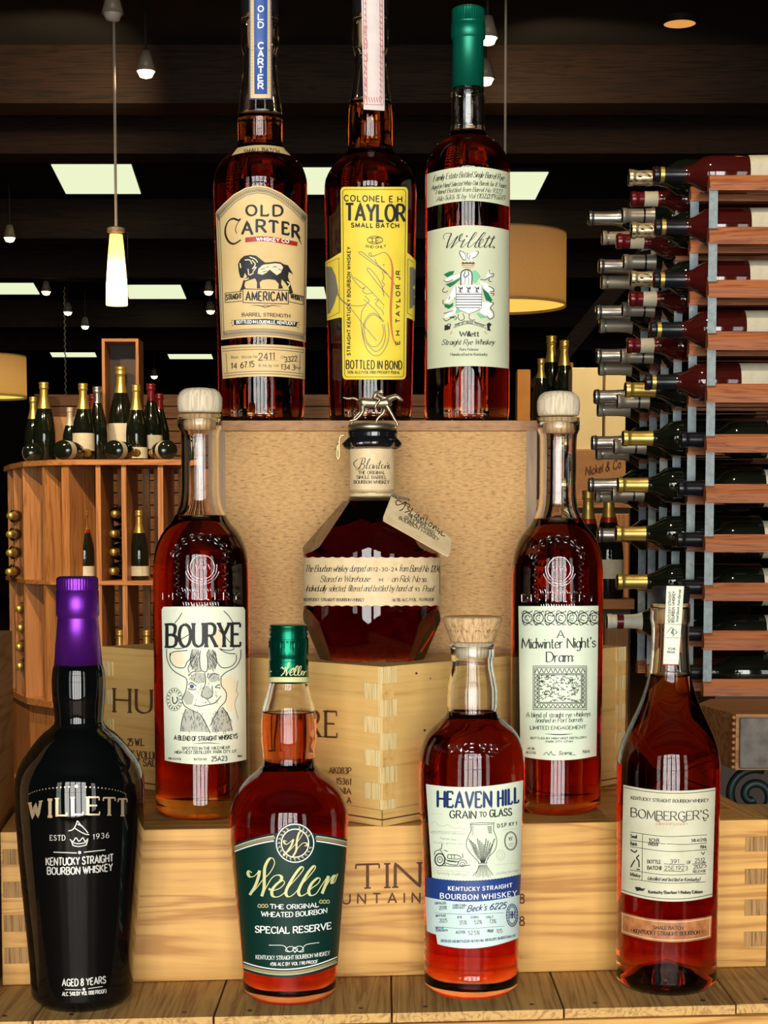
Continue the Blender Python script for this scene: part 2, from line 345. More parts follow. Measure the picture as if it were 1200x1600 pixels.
class Art:
    """flat print: collects strokes and patches in picture units, laid on a surface by a map."""
    def __init__(s, fmap, T=(0, 0, 1.0), ridge=0.0):
        s.map = fmap; s.T = T; s.v = []; s.f = []; s.ridge = ridge
    def q(s, p): return (s.T[0] + p[0] / s.T[2], s.T[1] + p[1] / s.T[2])
    def line(s, pts, w=2.0, smooth=False, closed=False, thin=None, brush=False, nib=None, taper=0):
        P = [Vector((p[0], p[1])) for p in pts]
        if smooth: P = crom(P, closed=closed)
        elif closed: P = P + [P[0]]
        mx = 5.0 * s.T[2]; R = [P[0]]
        for a, b in zip(P, P[1:]):
            n = max(1, int((b - a).length / mx) + 1)
            if n == 1 and (b - a).length < 1e-5: continue
            for k in range(1, n + 1): R.append(a.lerp(b, k / n))
        n = len(R)
        if n < 2: return
        k = 3 if s.ridge else 2
        base = len(s.v)
        for i, p in enumerate(R):
            a = R[max(i - 1, 0)]; b = R[min(i + 1, n - 1)]
            t = (b - a)
            t = t.normalized() if t.length > 1e-9 else Vector((1, 0))
            nn = Vector((-t.y, t.x))
            # mitre
            if 0 < i < n - 1:
                d1 = (p - R[i - 1]); d1 = d1.normalized() if d1.length else t
                cs = max(0.55, abs(d1.dot(t)))
            else: cs = 1
            ww = w
            if thin is not None:
                if brush: kf = max(0.0, t.y)
                else: kf = abs(math.sin(math.atan2(-t.y, t.x) - (nib or 0)))
                ww = thin + (w - thin) * kf
            if taper: ww *= min(1.0, 0.25 + min(i, n - 1 - i) / (n * taper))
            h = ww / 2 / cs
            s.v.append((*s.q(p + nn * h), 0)); 
            if s.ridge: s.v.append((*s.q(p), 1))
            s.v.append((*s.q(p - nn * h), 0))
        for i in range(n - 1):
            for j in range(k - 1):
                a = base + i * k + j
                s.f.append((a, a + k, a + k + 1, a + 1))
    def poly(s, pts, smooth=False):
        P = [Vector((p[0], p[1])) for p in pts]
        if smooth: P = crom(P, closed=True)[:-1]
        P = [Vector((*s.q(p), 0)) for p in P]
        bm = bmesh.new(); vv = [bm.verts.new(p) for p in P]
        for t in tessellate_polygon([P]):
            try: bm.faces.new([vv[i] for i in t])
            except ValueError: pass
        for _ in range(5):
            long = [e for e in bm.edges if e.calc_length() > 7]
            if not long: break
            bmesh.ops.subdivide_edges(bm, edges=long, cuts=1); bmesh.ops.triangulate(bm, faces=list(bm.faces))
        bm.verts.index_update(); base = len(s.v)
        s.v += [(v.co.x, v.co.y, 0) for v in bm.verts]
        s.f += [tuple(base + v.index for v in fc.verts) for fc in bm.faces]; bm.free()
    def dot(s, x, y, r): s.poly([(x + r * math.cos(a), y + r * math.sin(a)) for a in np.linspace(0, 2 * math.pi, 9)[:-1]])
    def ring(s, x, y, rx, ry, w, a0=0, a1=360, n=28):
        s.line([(x + rx * math.cos(math.radians(a)), y - ry * math.sin(math.radians(a))) for a in np.linspace(a0, a1, n)], w)
    def text(s, txt, x0, y0, x1, y1, h, w=1.0, thin=None, serif=0.0, slant=0.0, sag=0.0, rot=False, gap=0.22, nib=0.3, sizes=None):
        """baseline from (x0,y0) to (x1,y1); the line is fitted to that length; h = cap height."""
        xs = 0; items = []
        for c in txt:
            wd, st = glyph(c)
            if c == ' ': xs += 0.42; continue
            items.append((xs, st)); xs += wd + gap
        tot = max(xs - gap, 0.05)
        B0, B1 = Vector((x0, y0)), Vector((x1, y1)); L = (B1 - B0); k = L.length / tot; u = L.normalized()
        up = Vector((u.y, -u.x)) if rot else Vector((0, -1))
        def tr(p, ox):
            X = (ox + p.x) * k + slant * p.y * h; t = max(0, min(1, X / L.length))
            return B0 + u * X + up * (p.y * h + sag * 4 * t * (1 - t))
        for ox, st in items:
            for pts, sm in st:
                Q = [tr(p, ox) for p in pts]
                s.line(Q, w, thin=thin, nib=nib)
                if serif:
                    for e, pr in ((0, 1), (-1, -2)):
                        a, b = pts[e], pts[pr]
                        d = a - b
                        if abs(d.y) > abs(d.x) * 0.7 and not (sm and d.length < 0.02):
                            if min(abs(a.y), abs(a.y - 1), abs(a.y - .62), abs(a.y + .3)) < 0.03:
                                hw = serif * h / k
                                s.line([tr(Vector((a.x - hw, a.y)), ox), tr(Vector((a.x + hw, a.y)), ox)], (thin or w) * 1.0)
                        elif serif and not sm and abs(d.x) > abs(d.y) * 2 and a.y in (0, 1) and abs(d.x) > .3:
                            s.line([tr(a, ox), tr(Vector((a.x, a.y + (0.18 if a.y == 0 else -0.18))), ox)], (thin or w) * 1.0)
    def build(s, name, m, parent, off=0.00045, ridge_h=0.0006):
        v = [s.map(x, y, off + (ridge_h if r else 0)) for x, y, r in s.v]
        return mk(name, v, s.f, m, parent, smooth=bool(s.ridge))

def pt(curve, t):
    n = len(curve) - 1; x = t * n; i = min(int(x), n - 1); k = x - i
    a, b = curve[i], curve[i + 1]
    return (a[0] + (b[0] - a[0]) * k, a[1] + (b[1] - a[1]) * k)
def sheet(fmap, top, bot, nc=48, nr=10, off=0.0003, T=(0, 0, 1.0)):
    v, f = [], []
    for i in range(nc + 1):
        t = i / nc; a, b = pt(top, t), pt(bot, t)
        for j in range(nr + 1):
            k = j / nr
            x, y = a[0] + (b[0] - a[0]) * k, a[1] + (b[1] - a[1]) * k
            v.append(fmap(T[0] + x / T[2], T[1] + y / T[2], off))
    for i in range(nc):
        for j in range(nr):
            a = i * (nr + 1) + j
            f.append((a, a + 1, a + nr + 2, a + nr + 1))
    return v, f
def arc3(a, b, c, n=24):                     # smooth curve through three picture points
    out = []
    for i in range(n + 1):
        t = i / n
        L0, L1, L2 = (1 - t) * (1 - 2 * t), 4 * t * (1 - t), t * (2 * t - 1)
        out.append((a[0] * L0 + b[0] * L1 + c[0] * L2, a[1] * L0 + b[1] * L1 + c[1] * L2))
    return out

class Bottle:
    """a bottle standing at a picture column on a known support; the outline is given as (row, half width) pairs."""
    def __init__(s, name, label, cx, cy, zs, base_row, prof, group='whiskey bottles on the display', d=None):
        hwb = prof[-1][1]
        if d is None:
            fr = onz(cx, base_row, zs); d = fr.y + hwb * pxm(base_row, fr.y)
        s.d = d; s.x = at(cx, cy, d).x; s.zs = zs
        s.root = thing(name, (s.x, d, zs + EYE), label, 'bottle', group)
        s.cx = cx
        s.pts = []
        for row, hw in prof:
            z = at(cx, row, d).z - zs
            s.pts.append((max(z, 0.0), hw * pxm(row, d)))
        s.pts[-1] = (0.0, s.pts[-1][1])
        s.R = Pchip(s.pts); s.top = max(p[0] for p in s.pts)
    def Z(s, row): return at(s.cx, row, s.d).z - s.zs
    def r(s, hw, row): return hw * pxm(row, s.d)
    def map(s, px, py, off):
        dx, dy, dz = ray(px, py); ax, ay = s.x, s.d
        R = s.R(dz * ay / dy - s.zs) + off
        A = dx * dx + dy * dy; Bq = dx * ax + dy * ay; C = ax * ax + ay * ay
        for _ in range(6):
            disc = Bq * Bq - A * (C - R * R)
            if disc > 0:
                t = (Bq - math.sqrt(disc)) / A; x, y = t * dx, t * dy
            else:
                t = Bq / A; x, y = t * dx, t * dy
                L = math.hypot(x - ax, y - ay); x, y = ax + (x - ax) * R / L, ay + (y - ay) * R / L
            z = t * dz; R = s.R(z - s.zs) + off
        return (x - ax, y - ay, z - s.zs)
    def glass(s, m, level=None, liq=None, base=0.012, wall=0.0022, inset=0.0011, ztop=None, seg=72, punt=0.0, n=70):
        top = ztop if ztop is not None else s.top
        rb = s.R(0.0)
        prof = [(0, 0.001 + punt), (rb * 0.45, 0.001 + punt * 0.7), (rb * 0.80, 0.0), (rb * 0.92, 0.0), (rb * 0.985, 0.0022)]
        prof += [(s.R(z), z) for z in np.linspace(0.0055, top, n)] + [(0, top)]
        v, f = lathe(prof, seg)
        if level is not None:
            zl = s.Z(level)
            cav = [(0, zl)] + [(s.R(z) - wall, z) for z in np.linspace(zl, top - 0.003, 24)] + [(0, top - 0.003)]
            lathe(cav, seg, flip=True, vf=(v, f))
        g = mk('glass', v, f, m, s.root, True)
        if liq is not None:
            zl = s.Z(level) - 0.0003
            zz = np.linspace(base, zl, n)
            p = [(0, base + punt * 0.9), (s.R(base) * 0.5, base + punt * 0.55), (s.R(base) - 0.004, base), (s.R(base + .002) - inset, base + 0.002)]
            p += [(s.R(z) - inset, z) for z in zz[1:]] + [(0, zl)]
            v, f = lathe(p, seg); mk('liquid', v, f, liq, s.root, True)
        return g
    def turn(s, name, prof, m, parent=None, seg=64, rfun=None, smooth=True):
        """a turned part given as (row, half width) pairs from top to bottom"""
        p = [(s.r(hw, row), s.Z(row)) for row, hw in prof][::-1]
        v, f = lathe(p, seg, rfun); return mk(name, v, f, m, parent or s.root, smooth)
    def label(s, name, top, bot, m, off=0.0003, T=(0, 0, 1.0), nc=48, nr=10, parent=None):
        v, f = sheet(s.map, top, bot, nc, nr, off, T); return mk(name, v, f, m, parent or s.root, True)
    def art(s, T=(0, 0, 1.0), ridge=0.0): return Art(s.map, T, ridge)

def flutes(n, depth, z0, z1):
    return lambda r, z, a: r - (depth if (z0 < z < z1 and math.cos(n * a) < 0) else 0)

# ------------------------------------------------------------------ room shell
ROOM_X0, ROOM_X1, ROOM_Y1, CEIL = -9.0, 7.0, 34.0, EYE + 2.72
M['floor'] = wood('floor_boards', (0.16, 0.075, 0.028), (0.08, 0.036, 0.013), 'Y', 0.5, 0.5)
M['ceiling'] = mat('dark_ceiling', (0.010, 0.009, 0.007), 0.8)
M['wall'] = mat('dark_wall', (0.035, 0.022, 0.013), 0.8)
M['beam'] = wood('dark_beam', (0.040, 0.018, 0.007), (0.012, 0.006, 0.003), 'X', 0.6, 0.7)
M['frame'] = mat('window_frame_paint', (0.03, 0.03, 0.032), 0.5)
struct(box('floor', (ROOM_X0, ROOM_X1, WALL_Y, ROOM_Y1, -0.1, 0.0), M['floor']))
struct(box('ceiling', (ROOM_X0, ROOM_X1, WALL_Y, ROOM_Y1, CEIL, CEIL + 0.1), M['ceiling']))
struct(box('wall_left', (ROOM_X0 - 0.1, ROOM_X0, WALL_Y, ROOM_Y1, 0, CEIL), M['wall']))
struct(box('wall_right', (ROOM_X1, ROOM_X1 + 0.1, WALL_Y, ROOM_Y1, 0, CEIL), M['wall']))
struct(box('wall_back', (ROOM_X0, ROOM_X1, ROOM_Y1, ROOM_Y1 + 0.1, 0, CEIL), M['wall']))
v, f = [], []
def addbox(b):
    k = len(v); vv, ff = boxvf(*b); v.extend(vv); f.extend([tuple(i + k for i in q) for q in ff])
edges = [ROOM_X0] + [e for p in PANES for e in (p[0] - p[2] / 2, p[0] + p[2] / 2)] + [ROOM_X1]
zb, zt = PANES[0][1] - PANES[0][3] / 2, PANES[0][1] + PANES[0][3] / 2
for a, b in zip(edges[::2], edges[1::2]): addbox((a, b, WALL_Y - 0.1, WALL_Y, zb, zt))
addbox((ROOM_X0, ROOM_X1, WALL_Y - 0.1, WALL_Y, 0, zb)); addbox((ROOM_X0, ROOM_X1, WALL_Y - 0.1, WALL_Y, zt, CEIL))
struct(mk('wall_front', v, f, M['wall']))
M['pane'] = glass('window_pane_glass')
for i, (x, z, sx, sz) in enumerate(PANES):
    r = bpy.data.objects.new('window_%d' % (i + 1), None); col.objects.link(r); r.location = (x, WALL_Y, z); struct(r)
    a, b = sx / 2, sz / 2
    for q in ((-a - .04, -a, -b, b), (a, a + .04, -b, b), (-a - .04, a + .04, -b - .04, -b), (-a - .04, a + .04, b, b + .04)):
        box('window_frame', (q[0], q[1], 0.001, 0.05, q[2], q[3]), M['frame'], r)
    for z_ in (-0.45, 0.35, 0.95): box('mullion', (-a, a, 0.065, 0.085, z_, z_ + 0.035), M['frame'], r)
    for x_ in (-0.12, 0.10): box('mullion', (x_, x_ + 0.02, 0.066, 0.084, -b, b), M['frame'], r)
    box('pane', (-a, a, -0.06, -0.054, -b, b), M['pane'], r)
# cross beams under the ceiling
for k, yb in enumerate([5.2, 7.6, 9.9, 11.2, 14.4, 16.6, 20.6, 23.2]):
    struct(box('trim_%d' % (k + 1), (ROOM_X0, ROOM_X1, yb, yb + 0.28, EYE + 2.40, CEIL), M['beam']))

# ------------------------------------------------------------------ crates and plank table
ZP = -0.31
A = onz(4, 1541, ZP); B = onz(1197, 1511, ZP)
ZB = 0.5 * (at(4, 1300, A.y).z + at(1197, 1281, B.y).z)
rzB = math.atan2(B.y - A.y, B.x - A.x)
# plank table
t = thing('plank_table', (0, 0, 0), 'worn wooden plank table under the bottle display', 'table')
fl, fr_ = onz(0, 1596, ZP), onz(1200, 1569, ZP)
slope = (fr_.y - fl.y) / (fr_.x - fl.x)
seams = [-0.450, -0.337, -0.223, -0.109, 0.005, 0.117, 0.231, 0.345, 0.460]
random.seed(4)
for a, b in zip(seams, seams[1:]):
    ya, yb = fl.y + (a - fl.x) * slope, fl.y + (b - fl.x) * slope
    j = random.uniform(-0.0015, 0.0015); g = 0.0007; zt_, th = EYE + ZP, 0.0062
    vv = [(a + g, ya + j, zt_ - th), (b - g, yb + j, zt_ - th), (b - g, 1.95, zt_ - th), (a + g, 1.95, zt_ - th),
          (a + g, ya + j, zt_), (b - g, yb + j, zt_), (b - g, 1.95, zt_), (a + g, 1.95, zt_)]
    pl = mk('plank', vv, [(3, 2, 1, 0), (4, 5, 6, 7), (0, 1, 5, 4), (1, 2, 6, 5), (2, 3, 7, 6), (3, 0, 4, 7)], M['plank'], t)
    for xx in (a + 0.022, b - 0.020):
        yy = fl.y + (xx - fl.x) * slope + 0.012
        tv, tf = lathe([(0, zt_ - 0.001), (0.0016, zt_ - 0.001), (0.0016, zt_ + 0.0004), (0, zt_ + 0.0006)], 10)
        mk('nail', [(p[0] + xx, p[1] + yy, p[2]) for p in tv], tf, M['stopper'], pl)
x0, x1 = -0.45, 0.46
ya, yb = fl.y + (x0 - fl.x) * slope - 0.004, fl.y + (x1 - fl.x) * slope - 0.004
z1 = EYE + ZP - 0.0066
mk('apron', [(x0, ya, z1 - .12), (x1, yb, z1 - .12), (x1, yb + .02, z1 - .12), (x0, ya + .02, z1 - .12), (x0, ya, z1), (x1, yb, z1), (x1, yb + .02, z1), (x0, ya + .02, z1)],
   [(3, 2, 1, 0), (4, 5, 6, 7), (0, 1, 5, 4), (1, 2, 6, 5), (2, 3, 7, 6), (3, 0, 4, 7)], M['pine'], t)
for lx, ly in ((-0.42, 1.18), (0.43, 1.25), (-0.42, 1.88), (0.43, 1.88)):
    box('leg', (lx - .03, lx + .03, ly - .03, ly + .03, 0, z1), M['pine_y'], t)

def crate_map(P0, n, root_m):
    inv = root_m.inverted()
    def fm(px, py, off):
        r = Vector(ray(px, py)); k = P0.dot(n) / r.dot(n)
        p = r * k + n * off
        return inv @ (p + Vector((0, 0, EYE)))
    return fm

# large pine crate
big = thing('wine_crate', (A.x, A.y, EYE + ZP), 'large pale pine wine crate carrying the middle row of bottles', 'crate', rz=rzB)
LB, DB, HB = (B - A).length, 0.42, ZB - ZP
tk = 0.013
box('front_board', (0, LB, 0, tk, 0.0005, HB), M['pine'], big, 0.0006)
box('back_board', (0, LB, DB - tk, DB, 0.0005, HB), M['pine'], big)
for a in (0, LB - tk): box('side_board', (a, a + tk, tk, DB - tk, 0.0005, HB), M['pine_y'], big)
box('lid', (tk + .0004, LB - tk - .0004, tk + .0004, 0.16, HB - 0.011, HB - 0.0001), M['pine'], big)
box('lid', (tk + .0004, LB - tk - .0004, 0.161, 0.29, HB - 0.011, HB - 0.0001), M['pine'], big)
box('lid', (tk + .0004, LB - tk - .0004, 0.291, DB - tk - .0004, HB - 0.011, HB - 0.0001), M['pine'], big)
box('bottom_board', (tk, LB - tk, tk, DB - tk, 0.0005, 0.010), M['pine'], big)
for rows, xs in (((1327, 1351), (1378, 1403), (1430, 1456), (1481, 1506)), (0.0015, 0.0175)), (((1307, 1330), (1357, 1381), (1405, 1430), (1455, 1478)), (LB - 0.0165, LB - 0.0004)):
    ref = A if xs[0] < 0.1 else B
    pxr = 20 if xs[0] < 0.1 else 1180
    for r0, r1 in rows:
        za, zb_ = at(pxr, r1, ref.y).z - ZP, at(pxr, r0, ref.y).z - ZP
        box('finger_joint', (xs[0], xs[1], -0.0005, 0.006, za, zb_), M['endgrain'], big)
MB = Matrix.Translation((A.x, A.y, EYE + ZP)) @ Matrix.Rotation(rzB, 4, 'Z')
nB = Vector((math.sin(rzB), -math.cos(rzB), 0))
fm = crate_map(Vector((A.x, A.y, 0)), nB, MB)
fb = big.children[0]
for tx, x0_, y0_, x1_, y1_, h_, kw in (('TIN', 556, 1388, 656, 1385, 37, dict(w=5.0, thin=2.4, serif=0.14)), ('MOUNTAIN', 484, 1413, 656, 1410, 15, dict(w=2.6, gap=0.75)), ('8', 812, 1411, 819, 1411, 14, dict(w=2.2)), ('8', 812, 1446, 819, 1446, 14, dict(w=2.2))):
    a = Art(fm); a.text(tx, x0_, y0_, x1_, y1_, h_, **kw); a.build('brand_word', M['brand'], fb, 0.0003)

# middle crate, set cornerwise
C = onz(597, 1292, ZB)
ZM = at(597, 1042, C.y).z
Lp, Rp = onz(160, 1010, ZM), onz(978, 1010, ZM)
rzM = math.atan2(Rp.y - C.y, Rp.x - C.x)
LR, LL = math.hypot(Rp.x - C.x, Rp.y - C.y), math.hypot(Lp.x - C.x, Lp.y - C.y)
HM = ZM - ZB
M['poplar_y'] = wood('pale_crate_wood_depthwise', (0.74, 0.47, 0.16), (0.50, 0.27, 0.07), 'Y', 0.8, 0.55, 0.75, 0.08, 14, 0.2)
mid = thing('wine_crate', (C.x, C.y, EYE + ZB), 'pale wine crate with finger joints standing cornerwise beneath the round bottle', 'crate', rz=rzM)
tm = 0.012
mr = box('side_board', (tm, LR - tm, 0.0004, tm, 0.0005, HM), M['poplar'], mid)
box('side_board', (tm, LR - tm, LL - tm, LL, 0.0005, HM), M['poplar'], mid)
ml = box('end_board', (0.0004, tm, 0, LL, 0.0005, HM), M['poplar_y'], mid)
box('end_board', (LR - tm, LR, 0, LL, 0.0005, HM), M['poplar_y'], mid)
box('lid', (tm + .0003, LR - tm - .0003, tm + .0003, LL - tm - .0003, HM - 0.01, HM - 0.0001), M['poplar'], mid)
fh = HM / 9.6
for k in range(9):
    zt_ = HM - k * fh; zz = (max(zt_ - fh, 0.006), zt_ - 0.0001)
    if k % 2 == 0:
        box('finger_joint', (0.0003, 0.0148, -0.0004, 0.004, *zz), M['finger_pale'], mid)
        box('finger_joint', (LR - 0.013, LR - 0.0003, -0.0004, 0.004, *zz), M['finger_pale'], mid)
    else:
        box('finger_joint', (-0.0004, 0.004, 0.0003, 0.0165, *zz), M['finger_pale'], mid)
        box('finger_joint', (-0.0004, 0.004, LL - 0.0135, LL - 0.0003, *zz), M['finger_pale'], mid)
box('base_strip', (-0.0012, LR + .0012, -0.0012, -0.0004, 0.0005, 0.0115), M['poplar'], mid)
box('base_strip', (-0.0012, -0.0004, -0.0012, LL + .0012, 0.0005, 0.0115), M['poplar_y'], mid)
box('base_strip', (-0.0016, LR, -0.0018, -0.0012, 0.0048, 0.0056), M['brand'], mid)
box('base_strip', (-0.0018, -0.0012, -0.0016, LL, 0.0048, 0.0056), M['brand'], mid)
MM = Matrix.Translation((C.x, C.y, EYE + ZB)) @ Matrix.Rotation(rzM, 4, 'Z')
fm = crate_map(Vector((C.x, C.y, 0)), Vector((-math.cos(rzM), -math.sin(rzM), 0)), MM)
for tx, x0_, y0_, x1_, y1_, h_, w_, th_, sf in (('HUN', 179, 1112, 272, 1116, 36, 4.4, 1.8, .10), ('RE', 480, 1150, 527, 1152, 40, 4.6, 2.0, .10), ('25 W.L.', 200, 1165, 226, 1165, 11, 1.7, .9, .06), ('% VOLUME', 204, 1183, 254, 1187, 11, 1.7, .9, .06), ('T SAUV', 214, 1196, 252, 1199, 11, 1.7, .9, .06),
        ('AK083P', 515, 1208, 549, 1209, 9.5, 1.5, .9, .06), ('15361', 526, 1225, 549, 1226, 9.5, 1.5, .9, .06), ('NIA', 532, 1240, 549, 1241, 9.5, 1.5, .9, .06), ('A', 543, 1255, 549, 1255, 9.5, 1.5, .9, .06)):
    a = Art(fm); a.text(tx, x0_, y0_, x1_, y1_, h_, w_, th_, sf, gap=.3 if h_ > 20 else .22); a.build('brand_word', M['brand'], ml, 0.0004)
fm = crate_map(Vector((C.x, C.y, 0)), Vector((math.sin(rzM), -math.cos(rzM), 0)), MM)
for x_, y_, r_ in ((650, 1052, 2), (672, 1060, 1.2), (663, 1141, 2)):
    a = Art(fm); a.dot(x_, y_, r_); a.build('nail_mark', M['brand'], mr, 0.0004)

# top plywood box
DT = onz(600, 1021.5, ZM).y
ZT = at(600, 657, DT).z
xl, xr = at(336, 850, DT).x, at(838, 850, DT).x
top = thing('plywood_box', (xl, DT, EYE + ZM), 'rough plywood box carrying the top row of bottles', 'crate')
WT, HT, TT, DTT = xr - xl, ZT - ZM, 0.0078, 0.17
box('top_board', (0, WT, 0, DTT, HT - TT, HT), M['ply_edge'], top, 0.0004)
box('bottom_board', (0, WT, 0.001, DTT, 0, TT * 0.5), M['ply_edge'], top)
for a_ in (0, WT - TT): box('side_board', (a_, a_ + TT, 0.0004, DTT, TT * 0.5, HT - TT), M['grey_edge'], top)
box('front_panel', (TT, WT - TT, 0.0016, 0.010, TT * 0.5, HT - TT - 0.0003), M['ply'], top)
box('back_panel', (TT, WT - TT, DTT - 0.01, DTT - 0.002, TT * 0.5, HT - TT), M['ply'], top)

# brown wooden box beside the large crate
dl = Vector((-math.sin(rzB), math.cos(rzB), 0)); fx = Vector((math.cos(rzB), math.sin(rzB), 0))
o_ = Vector((A.x, A.y, 0)) - fx * 0.0035 + dl * 0.118
zt_ = at(24, 985, o_.y).z
wb = thing('wooden_box', (o_.x, o_.y, EYE + ZP), 'brown stained wooden box standing beside the large pine crate', 'box', rz=rzB)
hb = zt_ - ZP
box('side_board', (-0.012, 0, -0.165, 0, 0.0005, hb), M['walnut'], wb, 0.0006)
box('side_board', (-0.20, -0.188, -0.165, 0, 0.0005, hb), M['walnut'], wb)
box('end_board', (-0.188, -0.012, -0.165, -0.153, 0.0005, hb), M['walnut'], wb)
box('end_board', (-0.188, -0.012, -0.012, 0, 0.0005, hb), M['walnut'], wb)
box('lid', (-0.188, -0.012, -0.153, -0.012, hb - 0.012, hb - 0.001), M['walnut'], wb)

# ------------------------------------------------------------------ top row of bottles
DF = DT + 0.005
def dfront(row, hw): return DF + hw * pxm(row, DF)

# --- bottle with the horse label
b = Bottle('whiskey_bottle', 'whiskey bottle with cream arched horse label and blue neck strip', 408, 500, ZT, 655,
  [(-14, 27), (-8, 29), (30, 29.5), (72, 29.5), (79, 28), (86, 25.5), (120, 27.5), (160, 32.5), (190, 35), (226, 35), (234, 38.5), (243, 49), (255, 62), (270, 69.5), (288, 73), (330, 73), (480, 70), (600, 67.5), (640, 67), (655, 66)], d=dfront(655, 66))
b.glass(M['glass'], 184, M['whiskey'], base=0.012, ztop=b.Z(26))
b.turn('stopper', [(-15, 0), (-15, 26), (-10, 29), (22, 29.5), (25.5, 28), (25.5, 0)], M['stopper'])
b.turn('cork', [(31, 0), (31, 20), (74, 19), (75, 0)], M['corkwood'])
st = b.label('neck_strip', [(389.5, -8), (424, -8)], [(389.5, 155), (425, 155)], M['cream'], 0.0004, nc=10, nr=30)
a = b.art(); a.poly([(396.5, -7), (418, -7), (417.5, 147), (397.5, 147)]); a.line([(390.5, -7), (390.5, 154), (424, 154), (423, -7)], 1.6)
a.build('strip_panel', M['strip_blue'], st, 0.0006)
a = b.art()
for i, c in enumerate('CARTER'): a.text(c, 403.5, 76 + i * 12.6, 411.5, 76 + i * 12.6, 9.5, 2.2)
for i, c in enumerate('OLD'): a.text(c, 403.5, 18 + i * 12.6, 411.5, 18 + i * 12.6, 9, 1.8)
a.build('strip_lettering', M['white'], st, 0.0008)
a = b.art()
for k in range(28): a.dot(393.7, 2 + k * 5.4, 1); a.dot(420.8, 2 + k * 5.4, 1)
a.build('strip_border', M['gold_ink'], st, 0.0007)
lb = b.label('collar_label', arc3((371, 231), (408, 226.5), (445, 231)), arc3((362, 243), (408, 236), (454, 243)), M['cream'], 0.0005, nc=40, nr=4)
a = b.art(); a.text('SMALL BATCH', 381, 240, 436, 240, 6, 1.1, sag=3.0); a.build('collar_lettering', M['ink'], lb, 0.0008)
arch = [(60, 225), (64, 212), (105, 168), (160, 118), (225, 82), (290, 70), (350, 78), (420, 110), (490, 160), (545, 212), (566, 232)]
arch = [(320 + x / 3.529, 270 + y / 3.529) for x, y in arch]
bt = arc3((345.6, 531), (415, 526.5), (478.5, 535))
lb = b.label('front_label', arch, bt, M['cream'], 0.0003, nc=60, nr=16)
def inset(curve, dx, dy, c=(411, 0)):
    return [(c[0] + (x - c[0]) * dx, y + dy) for x, y in curve]
a = b.art()
for dx, dy, wd in ((0.985, 3.0, 1.0), (0.93, 11.5, 1.1)):
    a.line(inset(arch, dx, dy), wd)
for dy, wd in ((-3.5, 1.0), (-12.5, 1.1)): a.line(inset(bt, 0.97, dy), wd)
lo, hi = inset(arch, 0.94, 10), inset(arch, 0.98, 4)
for k in range(70):
    t0 = k / 70; a.line([pt(lo, t0), pt(hi, t0 + 0.007)], 0.9); a.line([pt(hi, t0 + 0.007), pt(lo, t0 + 0.0143)], 0.9)
lo, hi = inset(bt, 0.95, -11.5), inset(bt, 0.96, -4.5)
for k in range(60):
    t0 = k / 60; a.line([pt(lo, t0), pt(hi, t0 + 0.008)], 0.8); a.line([pt(hi, t0 + 0.008), pt(lo, t0 + 0.0166)], 0.8)
a.line([(343, 336), (350, 522)], 1.0); a.line([(477, 341), (475, 524)], 1.0); a.line([(340, 336), (347, 527)], 0.9)
a.build('border', M['grey_ink'], lb, 0.0005)
A_ = b.art((340, 300, 8))
A_.text('OLD', 360, 292, 810, 298, 128, 30, 22, 0.05, gap=0.42)
A_.line([(290, 335), (255, 352), (220, 338), (180, 335), (130, 370), (98, 450), (100, 540), (140, 620), (195, 648), (245, 630), (290, 598)], 26, True, thin=14, nib=0.9)
A_.line([(290, 335), (245, 400), (222, 470), (240, 520)], 9, True)
for c, x0_, x1_, yb, h in (('A', 310, 430, 520, 150), ('R', 490, 600, 495, 145), ('T', 648, 752, 495, 138), ('E', 815, 890, 520, 145), ('R', 938, 1020, 560, 150)):
    A_.text(c, x0_, yb, x1_, yb + (4 if x0_ < 600 else 14), h, 34, 22, 0.10)
A_.line([(985, 500), (1015, 580), (1050, 662)], 14, True, taper=0.4)
# horse
H = [(255, 900), (285, 840), (330, 800), (410, 785), (480, 795), (540, 840), (590, 880), (650, 880), (720, 870), (790, 880), (830, 905), (880, 915), (905, 960), (945, 1030), (890, 1000), (880, 1060), (900, 1120), (925, 1200), (945, 1265), (895, 1265), (890, 1200), (840, 1130), (800, 1090), (795, 1150), (820, 1205), (760, 1210), (765, 1150), (720, 1100), (640, 1090), (560, 1100), (525, 1130), (535, 1205), (490, 1205), (492, 1130), (470, 1080), (400, 1100), (345, 1120), (335, 1170), (350, 1205), (275, 1240), (300, 1180), (320, 1110), (370, 1060), (340, 1010), (320, 1075), (285, 1070), (265, 1000)]
A_.poly(H)
A_.T = (340, 380, 8)
A_.text('AMERICAN', 355, 715, 860, 722, 110, 19, 14, gap=0.3)
A_.line([(318, 570), (885, 590), (885, 760), (318, 742)], 9, closed=True)
A_.text('STRAIGHT', 108, 712, 298, 690, 66, 11); A_.text('WHISKEY', 915, 690, 1062, 725, 60, 11)
A_.line([(95, 625), (310, 600)], 8); A_.line([(95, 742), (310, 722)], 8); A_.line([(95, 625), (95, 742)], 8)
A_.line([(890, 625), (1075, 665)], 8); A_.line([(890, 730), (1070, 770)], 8); A_.line([(1075, 665), (1070, 770)], 8)
A_.line([(420, 775), (520, 780), (600, 800), (680, 778), (800, 790)], 10, True, taper=.3); A_.line([(540, 790), (600, 775), (660, 790)], 7, True)
A_.text('BARREL STRENGTH', 305, 915, 905, 932, 42, 9, 5, 0.08, sag=8)
A_.poly([(205, 960), (600, 945), (1000, 985), (985, 1045), (600, 1010), (205, 1022)])
for x_, y_ in ((180, 965), (170, 995), (185, 1030), (1010, 990), (1022, 1020), (1005, 1055)): A_.dot(x_, y_, 7)
A_.build('lettering', M['ink'], lb, 0.0006)
